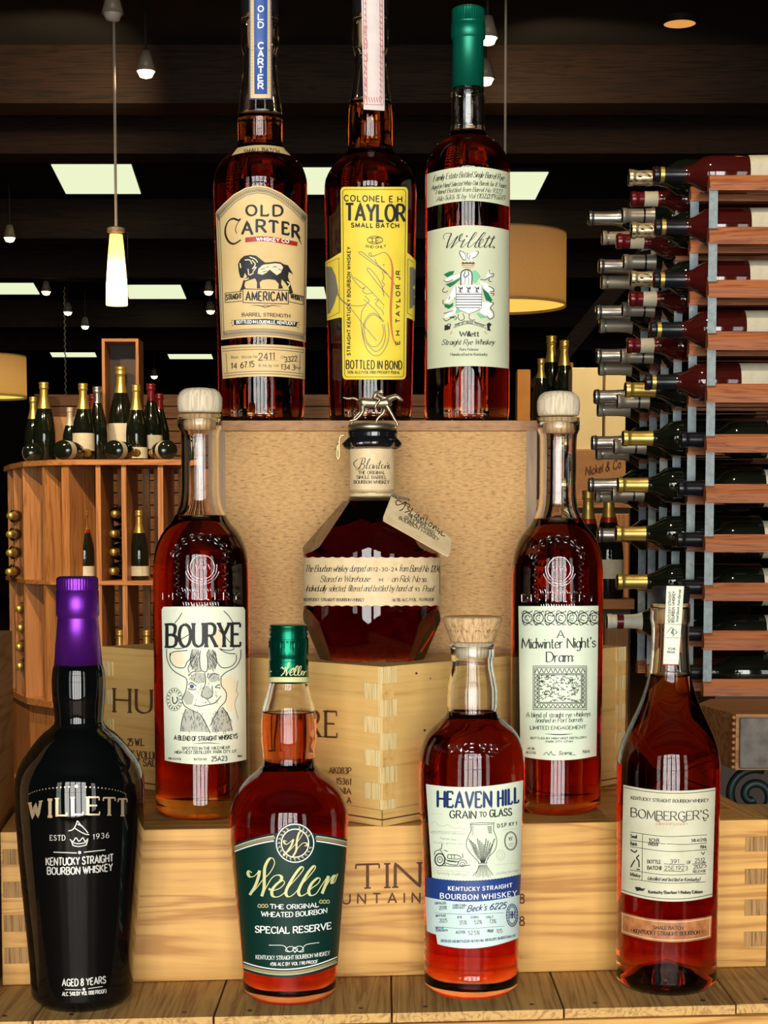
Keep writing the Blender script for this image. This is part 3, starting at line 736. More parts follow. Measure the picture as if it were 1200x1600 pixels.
A_ = b.art((340, 300, 8)); A_.poly([(345, 570), (520, 552), (680, 560), (850, 590), (1000, 625), (995, 678), (840, 650), (680, 622), (520, 615), (345, 630)])
A_.build('red_banner', M['red'], lb, 0.0006)
A_ = b.art((340, 300, 8)); A_.text('WHISKEY CO', 485, 608, 890, 638, 40, 10, sag=8)
A_.T = (340, 380, 8); A_.text('BOTTLED IN LOUISVILLE, KENTUCKY', 235, 1005, 970, 1025, 38, 8, sag=12)
A_.build('white_lettering', M['white'], lb, 0.0008)
A_ = b.art((340, 300, 8))
A_.poly([(590, 905), (650, 900), (720, 890), (790, 900), (820, 940), (790, 1010), (740, 1040), (700, 1010), (650, 970), (610, 1010), (560, 1035), (500, 1020), (510, 960), (560, 915)])
for p in ([(400, 810), (470, 840), (500, 880)], [(430, 850), (470, 900), (440, 960)], [(340, 850), (400, 850), (430, 900)], [(280, 890), (290, 950)], [(380, 960), (390, 1040)], [(430, 960), (480, 940), (440, 1000)], [(400, 1040), (450, 1010)], [(870, 1120), (900, 1150), (880, 1190)], [(340, 1100), (390, 1080)]): A_.line(p, 13, True)
A_.build('horse_highlight', M['pale_ochre'], lb, 0.0008)
A_ = b.art((340, 300, 8))
for p in ([(540, 970), (590, 950)], [(560, 1000), (620, 990)], [(690, 940), (720, 930), (740, 945)], [(610, 940), (640, 930)], [(760, 960), (800, 980)]): A_.line(p, 7, True)
A_.build('horse_shading', M['ink'], lb, 0.0010)
tl, bl = arc3((345.5, 541), (413, 538), (477, 543)), arc3((348, 592), (413, 588), (476.5, 592.5))
l2 = b.label('batch_label', tl, bl, M['cream'], 0.0003, nr=6)
a = b.art()
for dy in (4, 8): a.line(inset(tl, .97, dy), 1.1)
for dy in (-4, -8): a.line(inset(bl, .97, dy), 1.1)
a.line([(353, 552), (355, 582)], 1); a.line([(469, 553), (468, 582)], 1)
a.text('Batch', 361, 560, 372, 560, 4, .7); a.text('Bottle No', 378, 560, 402, 559, 4, .7); a.text('Of', 439, 560, 445, 560, 4, .7)
a.text('% Alc by Vol', 404, 573, 435, 573, 4, .7); a.text('Proof', 462, 576, 470, 577, 4, .7)
a.line([(403, 563), (434, 563)], .5); a.line([(444, 564), (470, 565)], .5)
a.build('batch_print', M['grey_ink'], l2, 0.0005)
a = b.art(); a.text('2411', 404, 563, 429, 562, 11, 1.3); a.text('3322', 445, 566, 464, 564, 8, 1.1); a.text('14', 361, 576, 370, 576, 9, 1.3); a.text('67.15', 376, 575, 397, 573, 9, 1.3); a.text('134.3', 439, 577, 461, 578, 8, 1.1)
a.build('handwriting', M['ink'], l2, 0.0006)

# --- bottle with the yellow cross-shaped label
b = Bottle('whiskey_bottle', 'whiskey bottle with yellow cross shaped label and pink paper neck strip', 579, 500, ZT, 655,
  [(-14, 26), (-8, 28), (30, 28), (72, 28), (79, 27), (86, 24), (120, 27), (155, 32), (190, 34.5), (230, 35), (238, 37), (246, 44), (256, 55), (270, 65), (285, 71), (300, 72), (420, 70), (560, 67), (640, 65), (655, 64)], d=dfront(655, 64))
b.glass(M['glass'], 163, M['whiskey'], base=0.012, ztop=b.Z(26))
b.turn('stopper', [(-15, 0), (-15, 25), (-10, 28), (22, 28), (25.5, 27), (25.5, 0)], M['stopper'])
b.turn('cork', [(31, 0), (31, 19), (74, 18), (75, 0)], M['corkwood'])
st = b.label('neck_strip', [(564.5, -8), (600, -8)], [(568, 171), (601, 173)], M['pink'], 0.0004, nc=10, nr=30)
a = b.art()
for x_ in (567.5, 571.5, 593.5, 597): a.line([(x_, -6), (x_ + 2, 163)], 1.0)
for k in range(17): a.line([(569.5, 4 + k * 9), (572.5, 8 + k * 9)], 1.5); a.line([(593, 6 + k * 9), (597, 10 + k * 9)], 1.5)
a.text('TAYLOR', 574, 160, 574, 40, 5, 1.0, rot=True); a.line([(570, 163), (599, 164)], 1.2)
for k in range(6): a.line([(572 + k * 4, 152), (574 + k * 4, 160)], 1.4)
a.build('strip_print', M['rose_ink'], st, 0.0006)
# side band, then the upright label over it
T3 = (320, 270, 3.529)
def P3(*l): return [(320 + x / 3.529, 270 + y / 3.529) for x, y in l]
band = b.label('side_band', P3((664, 492), (700, 470), (740, 445), (760, 435), (940, 430), (1105, 435), (1130, 450), (1150, 470), (1168, 490)), P3((674, 815), (700, 808), (740, 798), (770, 800), (940, 800), (1095, 800), (1120, 800), (1140, 808), (1160, 822)), M['yellow'], 0.00025, nc=40, nr=6)
for po, ln in (([(668, 515), (700, 520), (722, 570), (735, 650), (715, 720), (690, 775), (676, 780)], [(668, 500), (740, 470), (742, 770), (680, 800)]), ([(1130, 520), (1166, 520), (1160, 740), (1128, 750)], [(1165, 500), (1120, 475), (1118, 775), (1158, 795)])):
    a = b.art(T3); a.poly(po); a.line(ln, 3.5); a.build('band_picture', M['grey_ink'], band, 0.0004)
def rrect(x0, x1, y0, y1, r, n=5):
    tp = [(x0, y0 + r)] + [(x0 + r - r * math.cos(k * math.pi / 2 / n), y0 + r - r * math.sin(k * math.pi / 2 / n)) for k in range(1, n + 1)]
    tp += [(x1 - r + r * math.sin(k * math.pi / 2 / n), y0 + r - r * math.cos(k * math.pi / 2 / n)) for k in range(n)] + [(x1, y0 + r)]
    return tp, [(x, y1 - (y - y0)) for x, y in tp]
def resample_x(c, n):
    xs = [p[0] for p in c]; ys = [p[1] for p in c]; X = np.linspace(xs[0], xs[-1], n)
    for i in range(1, len(xs)):
        if xs[i] <= xs[i - 1]: xs[i] = xs[i - 1] + 1e-4
    return [(float(x), float(np.interp(x, xs, ys))) for x in X]
tp, bp_ = rrect(532, 637.5, 292, 593, 6)
tp, bp_ = resample_x(tp, 61), [(x + (585 - x) * 0.06, y) for x, y in resample_x(bp_, 61)]
lb = b.label('front_label', tp, bp_, M['yellow'], 0.0005, nc=60, nr=24)
a = b.art()
tp2, bp2 = rrect(535.5, 634, 296, 589, 5)
a.line(tp2, .8); a.line([(x + (585 - x) * 0.06, y) for x, y in bp2], .8); a.line([(535.5, 301), (538.5, 584)], .8); a.line([(634, 301), (631, 584)], .8)
a.text('COLONEL E.H.', 538, 314, 632, 316, 9, 1.8, gap=0.4); a.text('TAYLOR', 540, 344.5, 632.5, 346, 26, 4.6, 3.6, gap=0.2)
a.text('SMALL BATCH', 549, 355, 623, 356, 6.5, 1.7, gap=0.42)
a.text('BOTTLED IN BOND', 541, 576, 628, 577, 13, 1.7, gap=0.3); a.text('50% ALC/VOL [100 PROOF] 750ML', 543, 583.5, 625, 584, 4, .8)
a.text('STRAIGHT KENTUCKY BOURBON WHISKEY', 547.5, 555, 547.5, 386, 5, 1.3, rot=True, gap=0.4)
a.text('E.H. TAYLOR JR.', 624.5, 538, 625, 418, 6, 1.5, rot=True, gap=0.5)
a.text('AND ONLY', 571, 386, 603, 386, 4, .8, sag=-2)
a.ring(586, 375, 12, 6, 1.0); a.line([(577, 372), (595, 372)], .9); a.line([(577, 378), (595, 378)], .9); a.text('1 E', 580, 380, 592, 380, 9, 1.1)
a.build('lettering', M['ink'], lb, 0.0007)
# flowing signature
a = b.art((505, 370, 6.953)); sw = dict(w=7, smooth=True)
for p in ([(580, 1130), (440, 960), (300, 780), (200, 690), (150, 620)], [(150, 560), (170, 640), (230, 710), (320, 748), (430, 745), (500, 700), (450, 640)],
          [(440, 680), (560, 790), (620, 870), (660, 920)], [(470, 740), (425, 800), (410, 920), (430, 1080), (470, 1210), (540, 1285), (620, 1280), (690, 1180), (715, 1050), (700, 930)],
          [(650, 930), (600, 860), (540, 830), (470, 880), (430, 1000), (450, 1120), (510, 1200), (570, 1245), (640, 1200), (675, 1090), (660, 950)], [(630, 900), (560, 850), (500, 870), (450, 960), (455, 1080), (500, 1170), (560, 1195), (620, 1150), (655, 1050), (640, 950)],
          [(300, 400), (340, 480), (420, 560), (455, 545), (430, 590), (470, 620), (540, 610)], [(330, 440), (420, 500), (520, 590), (640, 720), (660, 750)], [(560, 680), (600, 690), (570, 730), (640, 800), (655, 850)],
          [(720, 660), (600, 520), (500, 390), (475, 345), (510, 350), (580, 430), (640, 540), (660, 650)], [(790, 540), (680, 380), (560, 300), (420, 200), (385, 170), (420, 165), (500, 230), (620, 330), (740, 450)],
          [(560, 210), (510, 210), (495, 185), (520, 175), (530, 210), (600, 190), (660, 168), (710, 200)], [(640, 380), (660, 440), (640, 480), (665, 520), (640, 560), (660, 620)], [(560, 240), (600, 320), (680, 400)]): a.line(p, **sw)
a.dot(657, 305, 8); a.dot(655, 770, 6)
a.build('signature', M['grey_ink'], lb, 0.0007)
a = b.art((505, 370, 6.953)); a.line([(690, 185), (730, 240), (752, 340), (750, 520), (735, 760), (740, 960), (760, 1100), (795, 1190)], 26, True, taper=.35); a.build('quill', M['orange_ink'], lb, 0.00075)

# --- rye bottle with the green capsule
b = Bottle('whiskey_bottle', 'rye whiskey bottle with teal green capsule and sage crest label', 730, 500, ZT, 655,
  [(13, 22), (16, 25.5), (40, 26), (60, 26.5), (64, 24), (100, 24), (139, 24.5), (142, 26), (200, 26.5), (208, 27), (212, 30), (220, 41), (228, 50), (240, 58.5), (256, 64), (272, 66), (350, 66), (500, 66), (640, 66.3), (655, 65.5)], d=dfront(655, 65.5))
b.glass(M['glass'], 209, M['whiskey_red'], base=0.012, ztop=b.Z(130))
zc0, zc1 = b.Z(37), b.Z(17)
b.turn('capsule', [(13, 0), (13, 22), (15, 25), (17.2, 26), (36, 26), (37, 26.3), (38, 25), (39.5, 26.6), (60, 27), (62, 25), (64, 24.4), (139, 25), (139, 23)], M['rye_cap'], seg=128, rfun=flutes(40, b.r(1.3, 30), zc0, zc1))
for nm, tpp, btt in (('upper_label', arc3((667, 272), (732, 260.5), (796.5, 270)), arc3((667, 325), (732, 314), (795.5, 323))), ('front_label', arc3((667.5, 362), (732, 352), (795.5, 360)), arc3((667.5, 577), (731, 572), (795, 576)))):
    lb = b.label(nm, tpp, btt, M['sage'], 0.0003, nr=16)
    if nm == 'upper_label':
        a = b.art()
        kw = dict(thin=.45, slant=0.25, gap=0.16)
        a.text('Family Estate Bottled Single Barrel Rye', 677, 284, 787, 282, 9, 1.0, sag=6, **kw)
        a.text('Aged in Hand Selected White Oak Barrels for 8 Years', 674, 297, 790, 294, 7, .8, sag=6, **kw)
        a.text('Hand Bottled from Barrel No 9322', 681, 304, 784, 303, 7, .85, sag=4, **kw)
        a.text('Alc 53.5 % by Vol (107.0 Proof)', 682, 315, 788, 313, 7.5, .95, sag=4, **kw)
        a.line([(763, 304), (785, 305.5)], .7); a.line([(692, 311), (710, 309)], .7); a.line([(754, 309), (766, 310)], .7)
        a.build('lettering', M['ink'], lb, 0.0005)
T4 = (665, 350, 8.889)
a = b.art(T4); kw = dict(w=17, smooth=True, thin=6, brush=True)
for p in ([(262, 215), (246, 175), (275, 135), (355, 132), (335, 190), (310, 260), (290, 335)], [(290, 335), (340, 285), (400, 215), (448, 165), (410, 235), (380, 290), (348, 338)], [(348, 338), (420, 275), (490, 190), (518, 140), (490, 150), (465, 205), (482, 240), (530, 225)],
          [(545, 210), (510, 270), (490, 318), (515, 322), (560, 275)], [(560, 275), (640, 215), (710, 135), (690, 120), (640, 190), (590, 285), (590, 322), (625, 315), (670, 270)], [(670, 270), (760, 210), (830, 135), (810, 122), (750, 195), (690, 290), (692, 325), (725, 318), (765, 280)],
          [(750, 278), (800, 240), (800, 210), (765, 225), (738, 290), (752, 325), (800, 310), (850, 255)], [(890, 165), (850, 240), (818, 310), (840, 325), (890, 280)], [(955, 165), (920, 240), (888, 310), (905, 325), (945, 300)]): a.line(p, **kw)
a.line([(835, 205), (905, 190)], 9); a.line([(905, 210), (965, 195)], 9); a.dot(572, 170, 13); a.dot(950, 325, 13)
for k, y_ in enumerate((975, 1012, 1048, 1086, 1125, 1162)): a.line([(428, y_), (775 - (20 if k == 5 else 0), y_)], 13 if k % 2 == 0 else 10)
a.line([(425, 870), (425, 1160), (480, 1200), (600, 1250), (730, 1200), (778, 1160), (782, 850)], 6)
a.line([(490, 850), (490, 700), (520, 650), (570, 635), (630, 660), (645, 720), (640, 840)], 16, True); a.line([(550, 660), (530, 720), (560, 735), (600, 700), (590, 660)], 14, True); a.line([(545, 740), (545, 830)], 8); a.line([(598, 740), (598, 830)], 8)
for x_ in (485, 597, 715):
    for q in ([(-35, -20), (0, 10), (30, -20)], [(-20, 20), (10, 40)], [(0, -10), (-5, 60)], [(-30, 50), (25, 60)], [(25, -5), (20, 25)]): a.line([(x_ + u, 890 + w_) for u, w_ in q], 12, True)
for p in ([(880, 640), (900, 690), (945, 690), (935, 730), (890, 740), (880, 790), (915, 800)], [(760, 770), (830, 775), (880, 740)], [(870, 860), (940, 900), (945, 940), (900, 930)], [(900, 960), (950, 970), (930, 1000)], [(890, 1080), (945, 1100), (900, 1160), (940, 1220), (945, 1290), (890, 1320), (850, 1270)],
          [(260, 880), (235, 930), (270, 950), (310, 930)], [(250, 780), (300, 805), (380, 770)], [(245, 1050), (240, 1100), (270, 1120)], [(320, 1050), (340, 1000)], [(250, 1240), (300, 1230), (390, 1200)], [(245, 1310), (280, 1345), (320, 1330), (400, 1280), (430, 1310), (400, 1335)], [(460, 1250), (450, 1300), (490, 1340), (540, 1310), (515, 1240)], [(610, 1250), (605, 1310), (640, 1335), (690, 1330)],
          [(480, 370), (470, 400), (490, 450), (530, 500), (560, 480), (545, 410), (480, 370)], [(640, 480), (700, 450), (735, 390), (700, 380)], [(585, 400), (575, 440), (600, 490), (620, 430)], [(270, 1400), (300, 1470), (350, 1400), (310, 1390), (280, 1430)], [(880, 1370), (910, 1400), (870, 1440), (900, 1480), (850, 1470)]): a.line(p, 9, True)
a.line([(385, 1440), (600, 1385), (850, 1450)], 6, True); a.line([(400, 1395), (600, 1345), (840, 1410)], 6, True); a.text('one of most honour', 405, 1425, 815, 1430, 42, 6, slant=.2, sag=45)
a.poly([(265, 1410), (300, 1400), (330, 1420), (350, 1380), (340, 1460), (260, 1480)]); a.poly([(850, 1390), (880, 1370), (910, 1390), (890, 1440), (900, 1475), (860, 1470)])
a.line([(510, 545), (670, 545)], 18)
for x_ in (520, 570, 620, 665): a.dot(x_, 540, 14)
T5 = (640, 330, 4.286); a.T = T5
a.text('Willett', 335, 838, 465, 838, 34, 8, 2.5, 0.06, gap=.12)
a.text('Straight Rye Whiskey', 215, 895, 565, 893, 36, 5, 1.8, slant=.3, gap=.16)
a.text('Rare Release', 335, 933, 460, 933, 17, 2.6, 1.4, .05); a.text('Handcrafted in Kentucky', 275, 968, 520, 967, 19, 3, 1.5, .05)
a.build('lettering', M['ink'], lb, 0.0007)
a = b.art(T4)
for p in ([(250, 700), (330, 660), (400, 650), (380, 700), (300, 740)], [(275, 840), (400, 790), (480, 740), (470, 780), (400, 840), (340, 880)], [(790, 890), (870, 960), (930, 1060), (900, 1080), (840, 1060), (810, 980)], [(265, 1110), (340, 1120), (385, 1090), (380, 1140), (320, 1180), (260, 1150)], [(330, 1290), (390, 1280), (410, 1310), (340, 1310)]): a.poly(p)
a.build('crest_green', M['green'], lb, 0.00055)
a = b.art(T4)
for p in ([(650, 650), (700, 640), (770, 730), (720, 780), (700, 830), (655, 810)], [(410, 1210), (440, 1180), (490, 1215), (430, 1250)], [(700, 1240), (740, 1230), (860, 1300), (760, 1310)], [(390, 1030), (420, 1010), (410, 1060)]): a.poly(p)
a.build('crest_mint', M['mint'], lb, 0.00055)
a = b.art(T4)
for p in ([(428, 850), (778, 850), (778, 1160), (600, 1248), (428, 1160)], [(475, 370), (545, 405), (590, 430), (640, 400), (735, 375), (700, 450), (640, 490), (600, 500), (530, 490)], [(250, 790), (330, 740), (480, 690), (480, 740), (330, 800)], [(270, 1090), (410, 860), (420, 1000), (330, 1090)], [(740, 790), (860, 830), (940, 920), (860, 950)], [(840, 740), (880, 640), (920, 690), (880, 760)], [(780, 1080), (930, 1100), (880, 1180), (940, 1260), (900, 1310), (760, 1230)], [(250, 1310), (300, 1240), (420, 1150), (430, 1220), (330, 1290)], [(500, 660), (640, 660), (636, 830), (500, 830)]): a.poly(p)
a.build('crest_white', M['white'], lb, 0.0005)
a = b.art(T4)
a.line([(500, 575), (680, 575)], 12); a.line([(515, 600), (670, 600)], 10); a.line([(490, 545), (540, 570)], 10); a.line([(690, 545), (640, 570)], 10); a.line([(545, 625), (625, 625)], 12); a.line([(370, 1490), (340, 1530)], 10); a.line([(820, 1490), (850, 1530)], 10)
a.build('crest_gold', M['orange_ink'], lb, 0.0006)

# ------------------------------------------------------------------ middle row
def high_bottle(label, cx, cy, base_row, dy, s_, stop_cx=None):
    """tall bottle with wooden stopper, embossed shoulder and thick olive base; dy shifts the rows, s_ scales the widths"""
    rows = [(607, 30), (645, 33), (648, 34.5), (668, 35), (674, 31), (690, 30), (760, 30), (785, 32), (800, 37), (815, 45), (830, 58), (845, 66), (865, 72), (890, 74.5), (950, 75), (1150, 74), (1230, 73.5), (1262, 72.5), (1276, 69), (base_row - dy, 64)]
    b = Bottle('whiskey_bottle', label, cx, cy, ZB, base_row, [(r + dy, hw * s_) for r, hw in rows])
    b.glass(M['glass'], 812 + dy, M['whiskey_red'], base=b.Z(1243 + dy), ztop=b.Z(648 + dy), inset=0.0012)
    b.turn('stopper', [(r + dy, hw * s_) for r, hw in ((606, 0), (606.5, 14), (608, 24), (613, 31), (622, 35), (634, 35), (643, 33.5), (645, 31), (645, 0))], M['cork'])
    b.turn('stopper_shank', [(r + dy, hw * s_) for r, hw in ((650, 0), (650, 26), (672, 25), (673, 0))], M['corkwood'])
    # tinted thick base
    z1, z0 = b.Z(1244 + dy), 0.004
    zs_ = np.linspace(z0, z1, 10)
    v, f = lathe([(0, z0)] + [(b.R(z) - 0.0016, z) for z in zs_] + [(0, z1)], 64)
    mk('base_tint', v, f, M['base_tint'], b.root, True)
    return b
M['base_tint'] = liquid('olive_base_tint', (0.86, 0.78, 0.30), 26)
def emboss(b, cx, y0, s_=1.0):
    a = b.art(ridge=1); rnd = random.Random(7)
    X = lambda dx: cx + dx * s_
    for k in range(9):                                       # scrolled arch over the medallion
        th = math.radians(22 + k * 17)
        x_, y_ = X(46 * math.cos(th)), y0 + 42 - 44 * math.sin(th)
        a.ring(x_, y_, 5, 5, 1.5, rnd.uniform(0, 90), rnd.uniform(280, 360), 12)
        a.line([(x_ + rnd.uniform(-6, 6), y_ + rnd.uniform(-7, 7)), (x_, y_), (x_ + rnd.uniform(-7, 7), y_ + rnd.uniform(-6, 8))], 1.5, True)
    for rr, a0, a1 in ((19, 0, 360), (23, 170, 370), (27, 195, 345)): a.ring(X(2), y0 + 46, rr * s_, rr, 1.7, a0, a1)
    for q in (-1, 1):
        for k in range(7):
            yy = y0 + 24 + k * 9; a.line([(X(q * 34), yy), (X(q * (38 + 4 * (k % 2))), yy + 5), (X(q * 33), yy + 9)], 1.6, True)
    for k in range(5): a.line([(X(-9 + k * 5), y0 + 41 + (k % 2) * 8), (X(-6 + k * 5), y0 + 49 - (k % 2) * 8)], 1.6)
    for k in range(16): a.line([(X(-30 + k * 4), y0 + 80 + rnd.uniform(-3, 3)), (X(-28 + k * 4), y0 + 84)], 1.6)
    a.text('DISTILLERY', X(-60), y0 + 97, X(60), y0 + 97, 11, 2.0, gap=0.4)
    for k in range(14): a.line([(X(-28 + k * 4.2), y0 + 101), (X(-27 + k * 4.2), y0 + 106)], 1.6)
    g = [c for c in b.root.children if c.name.startswith('glass')][0]
    return a.build('embossing', M['relief'], g, 0.0001, 0.0008)

b = high_bottle('whiskey bottle with antlered hare label and pale wooden stopper', 315, 1000, 1283, 0, 1.0)
emboss(b, 314, 840)
TB = (250, 945, 7.443)
def PB(*l): return [(TB[0] + x / TB[2], TB[1] + y / TB[2]) for x, y in l]
tp, bp_ = resample_x([(252.5, 953), (253.3, 949), (257, 948), (317, 947.5), (379, 948.5), (382.3, 949.5), (383, 953)], 61), arc3((257.5, 1188), (320, 1194.5), (385, 1187), 60)
lb = b.label('front_label', tp, bp_, M['offwhite'], 0.0003, nc=60, nr=20)
a = b.art(TB)
for p in ([(715, 900), (800, 830), (870, 860), (900, 950), (880, 1100), (840, 1250), (770, 1180), (760, 1050)], [(600, 330), (740, 250), (760, 420), (700, 520), (640, 450)], [(120, 560), (260, 560), (280, 680), (180, 700)]): a.poly(p, True)
a.build('wash', M['pale_ochre'], lb, 0.0004)
a = b.art(TB)
for p in ([(375, 515), (450, 515), (468, 600), (470, 760), (380, 760), (345, 690)], [(560, 520), (610, 530), (660, 640), (640, 740), (560, 760), (545, 640)], [(300, 1210), (400, 1240), (520, 1330), (580, 1480), (240, 1475), (260, 1340)], [(720, 1190), (800, 1290), (840, 1470), (600, 1480), (600, 1330)], [(485, 960), (560, 940), (605, 1000), (600, 1060), (550, 1095), (490, 1060)], [(330, 860), (420, 780), (520, 800), (530, 900), (440, 920)], [(560, 800), (640, 790), (700, 860), (640, 900), (570, 890)], [(265, 1080), (320, 990), (400, 1060), (370, 1160), (300, 1160)]): a.poly(p)
a.build('shading', M['pale_ink'], lb, 0.00045)
a = b.art(TB)
a.text('BOURYE', 80, 490, 935, 478, 262, 40, 24, 0.10, gap=0.2)
for p in ([(255, 95), (215, 160), (170, 215)], [(740, 70), (800, 130), (850, 210)], [(75, 510), (85, 640), (150, 760), (300, 850)], [(320, 490), (210, 510), (150, 490), (200, 430), (340, 345)], [(115, 560), (120, 650), (180, 720), (280, 730), (320, 660), (415, 590)], [(115, 600), (150, 550), (320, 530)], [(405, 600), (330, 720), (340, 790)],
          [(300, 850), (315, 900), (300, 1000), (260, 1100), (290, 1180), (380, 1230), (470, 1280), (540, 1400), (585, 1490)], [(940, 520), (935, 620), (880, 720), (760, 790), (710, 840)], [(690, 510), (780, 530), (860, 510), (800, 420), (680, 290)], [(890, 580), (880, 660), (820, 720), (720, 730), (660, 660), (600, 590)], [(700, 520), (780, 560), (880, 570)],
          [(710, 840), (715, 940), (770, 1020), (760, 1120), (700, 1190), (640, 1290), (590, 1400)], [(300, 1210), (255, 1350), (240, 1475)], [(725, 1190), (800, 1300), (840, 1465)], [(470, 530), (460, 640), (480, 760), (545, 770), (555, 640), (545, 580), (570, 520)], [(375, 520), (350, 640), (380, 740)], [(610, 520), (660, 640), (640, 740)],
          [(490, 1000), (485, 1060), (545, 1095), (560, 1120)], [(605, 950), (610, 1050), (560, 1095)], [(390, 1165), (470, 1180), (560, 1160), (640, 1140), (710, 1060)], [(330, 930), (370, 905), (425, 950)], [(325, 975), (380, 990), (420, 975)], [(640, 960), (680, 930), (700, 940)], [(640, 960), (700, 965)], [(330, 830), (380, 780), (480, 770)], [(520, 790), (530, 900), (500, 990)], [(560, 790), (550, 850)], [(560, 860), (620, 800), (690, 820)]): a.line(p, 9, True)
random.seed(3)
for _ in range(120):
    x_, y_ = random.uniform(260, 830), random.uniform(1220, 1465)
    if abs(x_ - 560) < (1490 - y_) * 0.25: continue
    a.line([(x_, y_), (x_ + random.uniform(-14, 14), y_ + random.uniform(18, 45))], 4.5)
for _ in range(50):
    x_, y_ = random.uniform(360, 460), random.uniform(530, 750); a.line([(x_, y_), (x_ - 14, y_ + 34)], 4); a.line([(x_ + 190, y_), (x_ + 204, y_ + 34)], 4)
for _ in range(60):
    x_, y_ = random.uniform(330, 700), random.uniform(790, 1150); a.line([(x_, y_), (x_ + random.uniform(-8, 8), y_ + 22)], 4)
a.ring(168, 1100, 92, 132, 5); a.ring(168, 1100, 56, 84, 4); a.line([(145, 1070), (150, 1130), (175, 1150), (205, 1110), (195, 1070)], 12, True)
for k in range(16):
    th = 2 * math.pi * k / 16; a.line([(168 + 66 * math.cos(th), 1100 + 96 * math.sin(th)), (168 + 84 * math.cos(th), 1100 + 120 * math.sin(th))], 12)
a.line([(905, 880), (890, 1000), (910, 1040), (870, 1150), (910, 1330)], 4, True)
a.text('A BLEND OF STRAIGHT WHISKEYS', 165, 1568, 900, 1550, 52, 10, gap=.2, sag=-22)
a.T = (230, 920, 4.21)
a.line([(300, 1020), (390, 1014), (480, 1018)], 5, True, taper=.4)
a.text('SPOTTED IN THE WILD NEAR', 230, 1060, 543, 1052, 19, 3.4, sag=-3); a.text('HIGH WEST DISTILLERY, PARK CITY, UT.', 182, 1084, 592, 1076, 19, 3.4, sag=-5)
a.text('49% ALC/VOL', 137, 1122, 225, 1126, 12, 2.6); a.text('BATCH NO', 308, 1128, 390, 1128, 14, 2.6); a.text('25A23', 424, 1134, 525, 1130, 30, 5); a.text('750ML', 594, 1108, 625, 1105, 12, 2.6)
a.build('lettering', M['ink'], lb, 0.0006)
a = b.art(TB); a.dot(370, 950, 26); a.build('eye', M['blue'], lb, 0.00055)

b = high_bottle('whiskey bottle with white play-title label and pale wooden stopper', 870, 1000, 1275, 5, 0.955)
emboss(b, 872, 843, 0.95)
TM = (780, 930, 4.445)
tp, bp_ = arc3((810, 947), (872, 947), (935, 946.5), 60), arc3((813, 1181), (872, 1188), (932, 1181), 60)
lb = b.label('front_label', tp, bp_, M['mintwhite'], 0.0003, nc=60, nr=20)
a = b.art(TM)
random.seed(9)
for k in range(7):                                           # ornamental headband
    x_ = 195 + k * 78
    a.ring(x_, 158, 34, 36, 6); a.ring(x_, 158, 17, 19, 5, 30, 300)
    for q in (-1, 1):
        a.line([(x_ - 36, 158 + q * 14), (x_ - 20, 158 + q * 50), (x_ + 10, 158 + q * 38), (x_ + 36, 158 + q * 50)], 5, True)
    for _ in range(14):
        u, w_ = random.uniform(-40, 40), random.uniform(-46, 46); a.line([(x_ + u, 158 + w_), (x_ + u + random.uniform(-12, 12), 158 + w_ + random.uniform(-12, 12))], 5)
kw = dict(gap=0.14)
a.text('A', 402, 296, 452, 296, 52, 7, 3, 0.10, **kw)
a.text('Midwinter Night\'s', 158, 368, 668, 360, 70, 8.5, 3.4, 0.05, sag=-4, **kw)
a.text('Dram:', 328, 463, 520, 461, 68, 9, 3.6, 0.07, **kw)
for x0_, x1_, y0_, y1_ in ((236, 607, 493, 795), (246, 597, 505, 783), (270, 578, 545, 752), (278, 570, 553, 744)):
    a.line([(x0_, y0_), (x1_, y0_), (x1_, y1_), (x0_, y1_)], 4.5, closed=True)
for _ in range(150):
    x_, y_ = random.uniform(282, 560), random.uniform(558, 735); th = random.uniform(0, 6.3)
    a.line([(x_, y_), (x_ + 12 * math.cos(th), y_ + 9 * math.sin(th)), (x_ + 20 * math.cos(th + .9), y_ + 14 * math.sin(th + .9))], 4, True)
for k in range(11):
    x_ = 262 + k * 32; a.line([(x_ - 14, 540), (x_, 512), (x_ + 14, 540)], 5, True); a.line([(x_ - 14, 757), (x_, 778), (x_ + 14, 757)], 5, True)
for k in range(7):
    y_ = 560 + k * 30; a.line([(251, y_ - 13), (266, y_), (251, y_ + 13)], 5, True); a.line([(592, y_ - 13), (582, y_), (592, y_ + 13)], 5, True)
a.text('A blend of straight rye whiskeys', 188, 846, 633, 838, 34, 4, 2, .04, sag=-6, **kw)
a.text('finished in Port barrels', 250, 884, 578, 878, 32, 4, 1.8, slant=.2, sag=-3, **kw)
a.text('LIMITED ENGAGEMENT', 215, 932, 604, 927, 25, 4.6, 2, .06, sag=-4)
a.line([(318, 963), (420, 968), (510, 963)], 7, True, taper=.4)
a.text('BOTTLED BY HIGH WEST DISTILLERY', 218, 998, 606, 993, 13, 3, sag=-5); a.text('PARK CITY, UTAH', 324, 1024, 510, 1022, 13, 3)
a.text('49.3%', 197, 1072, 244, 1074, 15, 3); a.text('ALC/VOL', 187, 1098, 256, 1102, 15, 3); a.text('750ML', 577, 1098, 632, 1092, 18, 3)
a.line([(308, 1110), (330, 1092), (345, 1110), (360, 1085), (370, 1108), (395, 1110)], 4, True); a.text('Scene', 412, 1108, 500, 1106, 24, 4, slant=.3); a.line([(490, 1108), (532, 1110)], 3)
a.build('lettering', M['ink'], lb, 0.0006)

